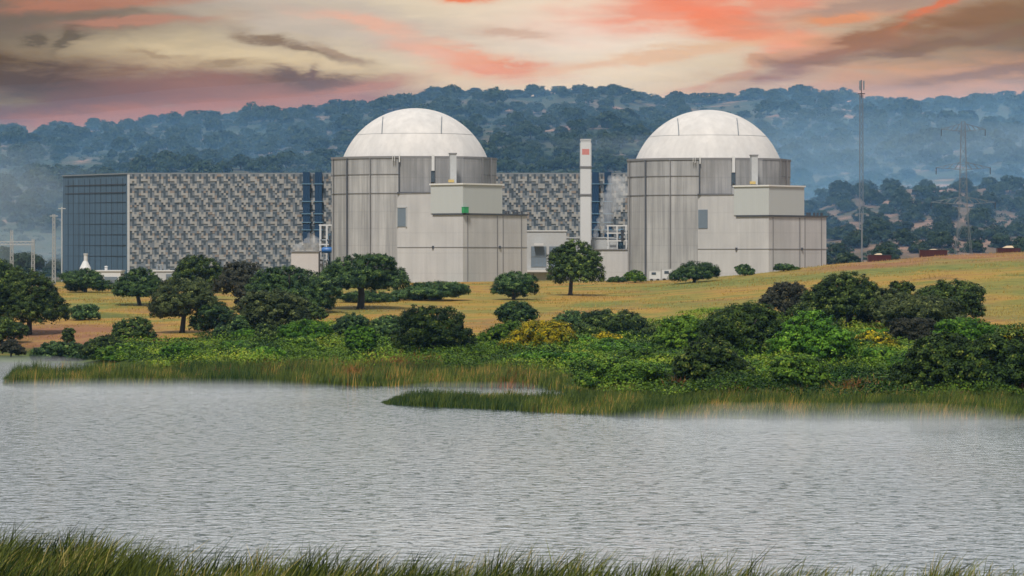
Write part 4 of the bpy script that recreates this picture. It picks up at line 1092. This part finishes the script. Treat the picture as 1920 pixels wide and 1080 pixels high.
m = MB(o); m.box((x, d, Z(401, d)), (3.0, 0.22, 0.22)); m.build('cross_bar', M['steel'], lp)
for sx in (-1, 1):
    m = MB(o); m.box((x + sx * 1.5, d - 0.2, Z(403.5, d)), (0.7, 0.5, 0.5)); m.build('lamp_head', M['steel'], lp)

d = 1010; x = X(1806, d); z0 = tz(x, d)
py_ = thing('power_pylon', (x, d, z0), 'grey lattice power pylon with side arms on the right slope', 'pylon'); o = py_.location
m = MB(o); zk = Z(405, d); lattice(m, x, d, z0 - 1, zk, 6.5, 2.6, 3, 0.09); lattice(m, x, d, zk, Z(228, d), 2.6, 1.1, 11, 0.07); m.build('tower', M['steel'], py_)
for y, L_, sides in ((246, 6.5, (1, -1)), (318, 8.0, (1, -1)), (383, 9.5, (1, -1))):
    for sd in sides:
        m = MB(o); z = Z(y, d); tip = Vector((x + sd * L_, d, z + 0.6))
        for dy in (-0.7, 0.7):
            m.bar(Vector((x + sd * 0.7, d + dy, z)), tip, 0.09); m.bar(Vector((x + sd * 0.7, d + dy, z + 2.2)), tip, 0.08)
            for k in range(1, 4):
                f = k / 4; m.bar(Vector((x + sd * 0.7, d + dy, z)).lerp(tip, f), Vector((x + sd * 0.7, d + dy, z + 2.2)).lerp(tip, f - 0.18), 0.08)
        ar = m.build('cross_arm', M['steel'], py_)
        m = MB(o); m.tube([tip, tip - Vector((0, 0, 2.0))], 0.12, 6); m.build('insulator', M['darksteel'], ar)

d = 960
ga = thing('substation_gantry', (X(60, d), d, GZ), 'pale lattice substation gantry at the photo\'s left edge', 'gantry'); o = ga.location
for px in (-30, 22, 62):
    m = MB(o); lattice(m, X(px, d), d, GZ - .5, Z(432 if px == 22 else 448, d), 1.0, 0.6, 8, 0.1); m.build('post', M['offwhite'], ga)
m = MB(o); zb = Z(453, d)
for dz in (0, 0.9):
    for dy in (-.4, .4): m.bar(Vector((X(-40, d), d + dy, zb - dz)), Vector((X(64, d), d + dy, zb - dz)), 0.13)
for k in range(26): m.bar(Vector((X(-40 + k * 4, d), d - .4, zb - (k % 2) * .9)), Vector((X(-36 + k * 4, d), d - .4, zb - ((k + 1) % 2) * .9)), 0.1)
m.build('beam', M['offwhite'], ga)
d = 940
for px, yt, lab in ((101, 402, 'tall pale lattice post left of the slate blue end wall'), (116, 388, 'slim grey pole touching the slate blue end wall')):
    x = X(px, d + (80 if px == 116 else 0)); dd = d + (80 if px == 116 else 0)
    q = thing('lattice_post', (x, dd, GZ), lab, 'post')
    m = MB(q.location)
    if px == 101: lattice(m, x, dd, GZ - .5, Z(yt, dd), 0.9, 0.6, 14, 0.1)
    else: m.tube([(x, dd, GZ), (x, dd, Z(yt, dd))], 0.22, 8)
    m.build('shaft', M['offwhite'], q)
    m = MB(q.location); m.box((x, dd, Z(yt + 3, dd)), (2.2, 0.2, 0.25)); m.build('arm', M['offwhite'], q)


# ------------------------------------------------------------------ air: haze, mist, steam
def cloud(name, blobs, mat, label, sub=3, cat='mist'):
    """one closed lumpy body filled with vapour"""
    import bmesh
    bm = bmesh.new()
    for c, r in blobs:
        res = bmesh.ops.create_icosphere(bm, subdivisions=sub, radius=1.0)
        for v in res['verts']:
            n = v.co.copy(); k = 1 + 0.25 * math.sin(n.x * 5 + c[0]) * math.sin(n.y * 4 + c[1]) + 0.18 * math.sin(n.z * 7 + c[2])
            v.co = Vector((c[0] + n.x * r[0] * k, c[1] + n.y * r[1] * k, c[2] + n.z * r[2] * k))
    me = bpy.data.meshes.new(name); bm.to_mesh(me); bm.free(); me.materials.append(mat)
    o = bpy.data.objects.new(name, me); COL.objects.link(o)
    if len(blobs) > 1:
        rm = o.modifiers.new('union', 'REMESH'); rm.mode = 'VOXEL'; rm.voxel_size = max(0.3, blobs[0][1][2] * 0.12); tag(o, label, cat, kind='stuff'); return o

mb = MB(); mb.prism([(-3600, -330), (3600, -330), (3600, 5100), (-3600, 5100)], -4.5, 150)
hz = mb.build('haze', volume_mat('haze_air', (0.28, 0.55, 0.92), 0.000042)); tag(hz, 'thin blue morning haze filling the valley', 'haze', kind='stuff')

# thicker blue air that fills the valley behind the plant
dsv = [1062, 1090, 1130, 1180, 1240, 1310, 1400, 1500, 1600, 1700, 1800, 1900, 1980, 2040]; usv = np.linspace(-0.24, 0.24, 25)
def air_top(px, d, thick):
    t = np.interp(px, SKYX, SKYY); rz = H + (HY - t) * 2000 / F - 6.5
    lo = float(np.interp(px, [1300, 1480, 2400], [14, 36, 40]))
    k = min(1, (d - 1062) / float(np.interp(px, [1300, 1480], [480, 120])))
    k = 0.06 + 0.94 * k * k * (3 - 2 * k)
    return thick * k + max(7.4, float(np.interp(d, [1060, 1300, 1440, 2000], [7.4, lo, lo + 2, rz])))
for layer, (thick, dens) in enumerate(((6, 0.0016), (13, 0.0011), (22, 0.00065), (33, 0.0004), (46, 0.00025))):
    mb = MB(); dv = [d + layer * 1.5 for d in dsv]; uv = usv * (1 - 0.004 * layer)
    nu = len(uv); nt_ = len(dv) * nu
    for d in dv:
        for u in uv: mb.v.append((u * d, d, air_top(960 + u * F, d, thick)))
    for d in dv:
        for u in uv: mb.v.append((u * d, d, -4.0 + layer * 0.1))
    for i in range(len(dv) - 1):
        for j in range(nu - 1):
            k = i * nu + j
            mb.f.append([k, k + 1, k + nu + 1, k + nu]); mb.f.append([nt_ + k, nt_ + k + nu, nt_ + k + nu + 1, nt_ + k + 1])
        for j, fl in ((0, 0), (nu - 1, 1)):
            k = i * nu + j; q = [k, k + nu, nt_ + k + nu, nt_ + k]; mb.f.append(q[::-1] if fl else q)
    for i, fl in ((0, 1), (len(dv) - 1, 0)):
        for j in range(nu - 1):
            k = i * nu + j; q = [k, k + 1, nt_ + k + 1, nt_ + k]; mb.f.append(q[::-1] if fl else q)
    mb.m = [0] * len(mb.f)
    vz = mb.build('valley_haze', volume_mat('valley_air', (0.23, 0.49, 0.88), dens))
    tag(vz, 'blue haze lying along the valley and wooded slopes behind the plant', 'haze', 'valley haze layers', 'stuff')

# steam by the right reactor and behind the left trees
d = 965
st = []
for t in range(9):
    f = t / 8; st.append((tuple(W(1122 + 40 * f + (5 if t % 2 else -5), 440 - 92 * f, d)), (0.8 + 2.2 * f, 1.4 + f, 2.0 + 1.2 * f)))
cloud('steam_plume', st, volume_mat('steam', (0.97, 0.975, 0.98), 0.13), 'white steam plume rising left of the right reactor building', cat='steam')
d = 960
st = [(tuple(W(x_, y_, d)), (2.2, 2, 2.0)) for x_, y_ in ((562, 468), (574, 462), (584, 452), (590, 462), (578, 470))]
cloud('steam_plume', st, volume_mat('steam', (0.97, 0.975, 0.98), 0.13), 'small white steam cloud above the low beige block', cat='steam')

# ground mist on the water along the far shore (thin flat layers)
mm = volume_mat('lake_mist', (0.95, 0.96, 0.97), 0.013)
def slab(px0, px1, dA, dB, h, n=40):
    mb = MB(); tops = []; 
    for i in range(n + 1):
        px = px0 + (px1 - px0) * i / n; fr = dA(px); bk = dB(px)
        e = min(1.0, i / (n * 0.35), (n - i) / (n * 0.35)); e = e * e * (3 - 2 * e)
        fr = bk - 9 - (bk - 9 - fr) * e; e = e * h + 0.02
        mb.v += [(X(px, fr), fr, 0.03), (X(px, fr + 8), fr + 8, 0.03 + e), (X(px, bk), bk, 0.03 + e), (X(px, bk + 3), bk + 3, 0.03)]
    for i in range(n):
        a = 4 * i; b = a + 4
        for f in ([a, b, b + 1, a + 1], [a + 1, b + 1, b + 2, a + 2], [a + 2, b + 2, b + 3, a + 3], [a + 3, b + 3, b, a]): mb.f.append(f); mb.m.append(0)
    mb.f += [[0, 1, 2, 3], [4 * n + 3, 4 * n + 2, 4 * n + 1, 4 * n]]; mb.m += [0, 0]
    o = mb.build('lake_mist', mm); return o
for k, h in enumerate((0.3, 0.65, 1.1)):
    o = slab(1010, 2100, lambda p: 291 - k * 4, lambda p: float(np.interp(p, [1010, 1150, 1250, 2100], [334, 322, 315, 312])) + 2 + k * 4, h)
    tag(o, 'thin white mist lying on the water along the right shore', 'mist', 'lake mist layers', 'stuff')
    o = slab(-200, 760, lambda p: 374 - k * 4, lambda p: 396 + k * 4, h * 0.7)
    tag(o, 'thin white mist lying on the water along the left reed bed', 'mist', 'lake mist layers left', 'stuff')
o = slab(700, 1080, lambda p: 374, lambda p: 392, 0.6); tag(o, 'thin white mist on the water behind the reed tongue', 'mist', kind='stuff')
o = slab(-200, 240, lambda p: 440, lambda p: 480, 1.0); tag(o, 'thin white mist on the water of the inlet', 'mist', kind='stuff')
# mist banks in the valley
vm = volume_mat('valley_mist', (0.72, 0.86, 0.97), 0.0012)
cloud('valley_mist', [((X(1720, 1560), 1560, Z(285, 1560)), (170, 55, 17))], vm, 'pale mist bank between the right slopes')
vm2 = volume_mat('valley_mist_left', (0.80, 0.89, 0.95), 0.0018)
cloud('valley_mist', [((X(-60, 1180), 1180, Z(395, 1180)), (44, 60, 22)), ((X(60, 1150), 1150, Z(470, 1150)), (60, 45, 10)), ((X(-20, 1200), 1200, Z(340, 1200)), (22, 40, 16))], vm2, 'pale mist bank at the left foot of the hill')


# ------------------------------------------------------------------ sky, sun, camera
SUN = Vector((-0.14, -0.55, 0.82)).normalized()
w = bpy.data.worlds.new('World'); sc.world = w; w.use_nodes = True
NT = w.node_tree; N = NT.nodes; L = NT.links
bg = N['Background']; bg.inputs['Strength'].default_value = 0.1
sky = N.new('ShaderNodeTexSky'); sky.sky_type = 'NISHITA'; sky.sun_disc = False
sky.sun_elevation = math.asin(SUN.z); sky.sun_rotation = math.atan2(SUN.x, SUN.y); sky.air_density = 1.0; sky.dust_density = 2.0
def val(x):
    return x
def mth(op, a, b=None, c=None, clamp=False):
    n = N.new('ShaderNodeMath'); n.operation = op; n.use_clamp = clamp
    for i, v in enumerate((a, b, c)):
        if v is None: continue
        if isinstance(v, (int, float)): n.inputs[i].default_value = v
        else: L.new(v, n.inputs[i])
    return n.outputs[0]
tc = N.new('ShaderNodeTexCoord'); sp = N.new('ShaderNodeSeparateXYZ'); L.new(tc.outputs['Generated'], sp.inputs[0])
# azimuth / elevation in tenths of milliradians-ish units (one unit = 1/6400 rad), origin straight ahead on the horizon
U = mth('MULTIPLY', mth('ARCTAN2', sp.outputs['X'], sp.outputs['Y']), F)
V_ = mth('MULTIPLY', mth('ARCSINE', sp.outputs['Z']), F)
cb = N.new('ShaderNodeCombineXYZ'); L.new(U, cb.inputs[0]); L.new(V_, cb.inputs[1])
def nz(scale, st, det=6, rot=0, rough=0.55):
    mp = N.new('ShaderNodeMapping'); mp.inputs['Scale'].default_value = st; mp.inputs['Rotation'].default_value = (0, 0, rot)
    L.new(cb.outputs[0], mp.inputs['Vector'])
    n = N.new('ShaderNodeTexNoise'); n.inputs['Scale'].default_value = scale; n.inputs['Detail'].default_value = det; n.inputs['Roughness'].default_value = rough
    n.inputs['Distortion'].default_value = 0.4
    L.new(mp.outputs['Vector'], n.inputs['Vector']); return n
wn = nz(1, (1 / 120, 1 / 34, 1), 8, 0, 0.6)
wsp = N.new('ShaderNodeSeparateColor'); L.new(wn.outputs['Color'], wsp.inputs[0])
Uw = mth('MULTIPLY_ADD', mth('SUBTRACT', wsp.outputs[0], 0.5), 150, U)
Vw = mth('MULTIPLY_ADD', mth('SUBTRACT', wsp.outputs[1], 0.5), 46, V_)
S1 = nz(1, (1 / 130, 1 / 24, 1), 8, math.radians(4), 0.58).outputs['Fac']
S2 = nz(1, (1 / 130, 1 / 26, 1), 8, math.radians(-17), 0.58).outputs['Fac']
S3 = nz(1, (1 / 40, 1 / 11, 1), 9, math.radians(10), 0.65).outputs['Fac']
EXPO = 0.22
GAIN = 10.0 / (2 ** EXPO)
def scol(c, k=1.0):
    l = lin(*c)
    # seen through the valley air, which adds some blue and takes a little light away
    return tuple(max(0.006, (l[i] - (0.010, 0.032, 0.065)[i]) / (0.97, 0.94, 0.89)[i]) * GAIN * k for i in range(3)) + (1,)
base = N.new('ShaderNodeRGB'); base.outputs[0].default_value = scol((228, 211, 184)); cur = base.outputs[0]
#        px    py   sx   sy  angle colour           strength noise
BL = [(-60, 40, 430, 200, 0, (102, 97, 95), 0.97, None),
      (2000, 110, 420, 200, 12, (95, 85, 71), 0.97, None),
      (1085, 75, 210, 80, 0, (240, 226, 212), 0.75, None),
      (1700, 172, 300, 50, 4, (204, 152, 112), 0.85, S2),
      (250, 120, 330, 40, 4, (186, 168, 142), 0.8, S1),
      (520, 125, 260, 26, -6, (222, 202, 168), 0.9, S1),
      (600, 40, 260, 40, -8, (196, 184, 174), 0.8, S1),
      (100, 40, 220, 30, 2, (114, 106, 103), 0.8, S1),
      (60, 205, 330, 52, 0, (96, 71, 68), 1.0, S1),
      (330, 178, 300, 34, -2, (127, 91, 86), 1.0, S1),
      (560, 178, 230, 24, -6, (148, 107, 98), 1.0, S1),
      (270, 222, 300, 22, 5, (176, 112, 82), 0.85, S1),
      (600, 156, 100, 15, -3, (112, 86, 76), 1.0, S3),
      (540, 142, 26, 8, -20, (112, 92, 90), 0.9, S3),
      (586, 140, 10, 12, 0, (116, 92, 90), 0.9, S3),
      (690, 168, 90, 13, 8, (186, 130, 112), 0.8, S1),
      (15, 194, 48, 11, 0, (152, 136, 110), 0.9, S3),
      (500, 76, 40, 6, -8, (140, 124, 114), 0.9, S3),
      (560, 88, 90, 7, -14, (140, 122, 110), 0.95, S3),
      (640, 104, 40, 8, -24, (164, 142, 126), 0.8, S3),
      (410, 122, 40, 6, 0, (150, 130, 112), 0.8, S3),
      (290, 106, 44, 5, -6, (160, 138, 118), 0.7, S3),
      (140, 72, 40, 9, 30, (98, 92, 90), 0.8, S3),
      (70, 80, 18, 9, 0, (98, 92, 90), 0.8, S3),
      (-20, 150, 170, 42, 0, (88, 76, 76), 0.9, S1),
      (1330, 16, 210, 34, 4, (240, 140, 118), 0.78, S2),
      (1370, 48, 120, 22, -20, (242, 138, 112), 0.9, S2),
      (1440, 66, 90, 16, -6, (240, 150, 118), 0.9, S2),
      (935, 128, 80, 15, -4, (232, 150, 116), 0.95, S3),
      (880, 108, 60, 12, -20, (234, 160, 130), 0.9, S3),
      (800, 92, 60, 12, -10, (232, 178, 158), 0.8, S3),
      (1230, 108, 200, 10, 8, (226, 184, 152), 0.8, S2),
      (1400, 130, 130, 10, 22, (206, 158, 128), 0.9, S2),
      (1560, 100, 170, 16, 20, (160, 114, 92), 1.0, S2),
      (1760, 56, 190, 20, 14, (156, 116, 98), 0.9, S2),
      (1800, 82, 260, 10, 8, (132, 104, 90), 0.85, S2),
      (1900, 30, 150, 20, 10, (134, 106, 92), 0.75, S2),
      (1620, 18, 150, 20, 8, (172, 146, 136), 0.9, S2),
      (1765, 12, 60, 8, 28, (216, 122, 98), 0.9, S2),
      (1570, 38, 70, 8, 4, (230, 152, 114), 0.8, S2),
      (1880, 140, 200, 9, 6, (140, 106, 84), 0.8, S2),
      (180, 8, 150, 11, 4, (186, 126, 110), 0.75, S1),
      (270, 44, 110, 8, 3, (186, 136, 122), 0.85, S1),
      (870, 0, 40, 8, 0, (238, 138, 108), 1.0, S3),
      (690, 46, 90, 10, -10, (230, 178, 158), 0.8, S3),
      (960, 62, 60, 7, -5, (208, 176, 158), 0.85, S3)]
for px, py, sx, sy, an, colr, stg, nzf in BL:
    u0, v0 = px - 960, HY - py; a = math.radians(an); ca, sa = math.cos(a), math.sin(a)
    du = mth('SUBTRACT', Uw if nzf is not None else U, u0); dv = mth('SUBTRACT', Vw if nzf is not None else V_, v0)
    x1 = mth('ADD', mth('MULTIPLY', du, ca / sx), mth('MULTIPLY', dv, sa / sx))
    y1 = mth('ADD', mth('MULTIPLY', du, -sa / sy), mth('MULTIPLY', dv, ca / sy))
    r2_ = mth('ADD', mth('MULTIPLY', x1, x1), mth('MULTIPLY', y1, y1))
    g = mth('POWER', 2.718, mth('MULTIPLY', r2_, -0.75))
    if nzf is not None:
        k = mth('MULTIPLY_ADD', mth('SUBTRACT', nzf, 0.5), 2.4, 1.0)
        g = mth('MULTIPLY', mth('MULTIPLY', k, g), 1.35, clamp=True)
    g = mth('MULTIPLY', g, stg, clamp=True)
    mx = N.new('ShaderNodeMix'); mx.data_type = 'RGBA'; L.new(g, mx.inputs['Factor']); L.new(cur, mx.inputs['A'])
    mx.inputs['B'].default_value = scol(colr); cur = mx.outputs['Result']
# thin streaks everywhere, and the reddening of light low over the ridge
stk = N.new('ShaderNodeMapRange'); stk.inputs['From Min'].default_value = 0.3; stk.inputs['From Max'].default_value = 0.7; stk.inputs['To Min'].default_value = 0.94; stk.inputs['To Max'].default_value = 1.05
L.new(nz(1, (1 / 170, 1 / 24, 1), 8, math.radians(-5), 0.6).outputs['Fac'], stk.inputs['Value'])
low = mth('MULTIPLY', mth('SUBTRACT', 400, V_), 1 / 150.0, clamp=True)
lm = N.new('ShaderNodeMix'); lm.data_type = 'RGBA'; lm.inputs['A'].default_value = (1, 1, 1, 1); lm.inputs['B'].default_value = (0.98, 0.95, 0.80, 1); L.new(low, lm.inputs['Factor'])
q1 = N.new('ShaderNodeVectorMath'); q1.operation = 'MULTIPLY'; L.new(cur, q1.inputs[0]); L.new(lm.outputs['Result'], q1.inputs[1])
q2 = N.new('ShaderNodeVectorMath'); q2.operation = 'SCALE'; L.new(q1.outputs[0], q2.inputs[0]); L.new(stk.outputs['Result'], q2.inputs['Scale'])
cur = q2.outputs[0]
# higher up: bright overcast over the clear-sky model
ov = nz(1, (1 / 2500, 1 / 900, 1), 6)
rp = N.new('ShaderNodeValToRGB'); rp.color_ramp.elements[0].position = 0.3; rp.color_ramp.elements[1].position = 0.7
rp.color_ramp.elements[0].color = (2.6, 2.8, 3.0, 1); rp.color_ramp.elements[1].color = (4.0, 4.1, 4.15, 1); L.new(ov.outputs['Fac'], rp.inputs['Fac'])
mo = N.new('ShaderNodeMix'); mo.data_type = 'RGBA'; mo.inputs['Factor'].default_value = 0.8; L.new(sky.outputs[0], mo.inputs['A']); 
# unseen bright cloud band above the sunset, added to brighten the lake
lowf = mth('MULTIPLY', mth('SUBTRACT', 5200, V_), 1 / 3000.0, clamp=True)
lb = N.new('ShaderNodeMix'); lb.data_type = 'RGBA'; L.new(lowf, lb.inputs['Factor']); L.new(rp.outputs['Color'], lb.inputs['A']); lb.inputs['B'].default_value = (14.6, 15.2, 15.6, 1)
frontf = mth('MULTIPLY', mth('SUBTRACT', 9000, mth('ABSOLUTE', U)), 1 / 5000.0, clamp=True)
lb2 = N.new('ShaderNodeMix'); lb2.data_type = 'RGBA'; L.new(frontf, lb2.inputs['Factor']); L.new(rp.outputs['Color'], lb2.inputs['A']); L.new(lb.outputs['Result'], lb2.inputs['B'])
L.new(lb2.outputs['Result'], mo.inputs['B'])
hi = mth('MULTIPLY', mth('SUBTRACT', V_, 500), 1 / 260.0, clamp=True)
back = mth('MULTIPLY', mth('SUBTRACT', mth('ABSOLUTE', U), 1500), 1 / 1500.0, clamp=True)
fm = mth('MAXIMUM', hi, back)
fin = N.new('ShaderNodeMix'); fin.data_type = 'RGBA'; L.new(fm, fin.inputs['Factor']); L.new(cur, fin.inputs['A']); L.new(mo.outputs['Result'], fin.inputs['B'])
L.new(fin.outputs['Result'], bg.inputs['Color'])
w.cycles.sampling_method = 'MANUAL'; w.cycles.sample_map_resolution = 1024

sl = bpy.data.lights.new('sun', 'SUN'); sl.energy = 3.0; sl.angle = math.radians(10); sl.color = (1.0, 0.965, 0.92)
so = bpy.data.objects.new('sun', sl); COL.objects.link(so); so.rotation_euler = SUN.to_track_quat('Z', 'Y').to_euler(); so.location = (0, 0, 200)

cam = bpy.data.cameras.new('camera'); cam.lens = 120; cam.sensor_width = 36; cam.shift_y = -60 / 1920.0; cam.clip_end = 20000; cam.clip_start = 0.5
co = bpy.data.objects.new('camera', cam); COL.objects.link(co); co.location = (0, 0, H); co.rotation_euler = (math.pi / 2, 0, 0)
sc.camera = co
sc.view_settings.view_transform = 'Standard'; sc.view_settings.look = 'None'; sc.view_settings.exposure = EXPO; sc.view_settings.gamma = 1
sc.cycles.max_bounces = 5; sc.cycles.diffuse_bounces = 2; sc.cycles.glossy_bounces = 3; sc.cycles.transmission_bounces = 2; sc.cycles.volume_bounces = 1
sc.cycles.use_denoising = True
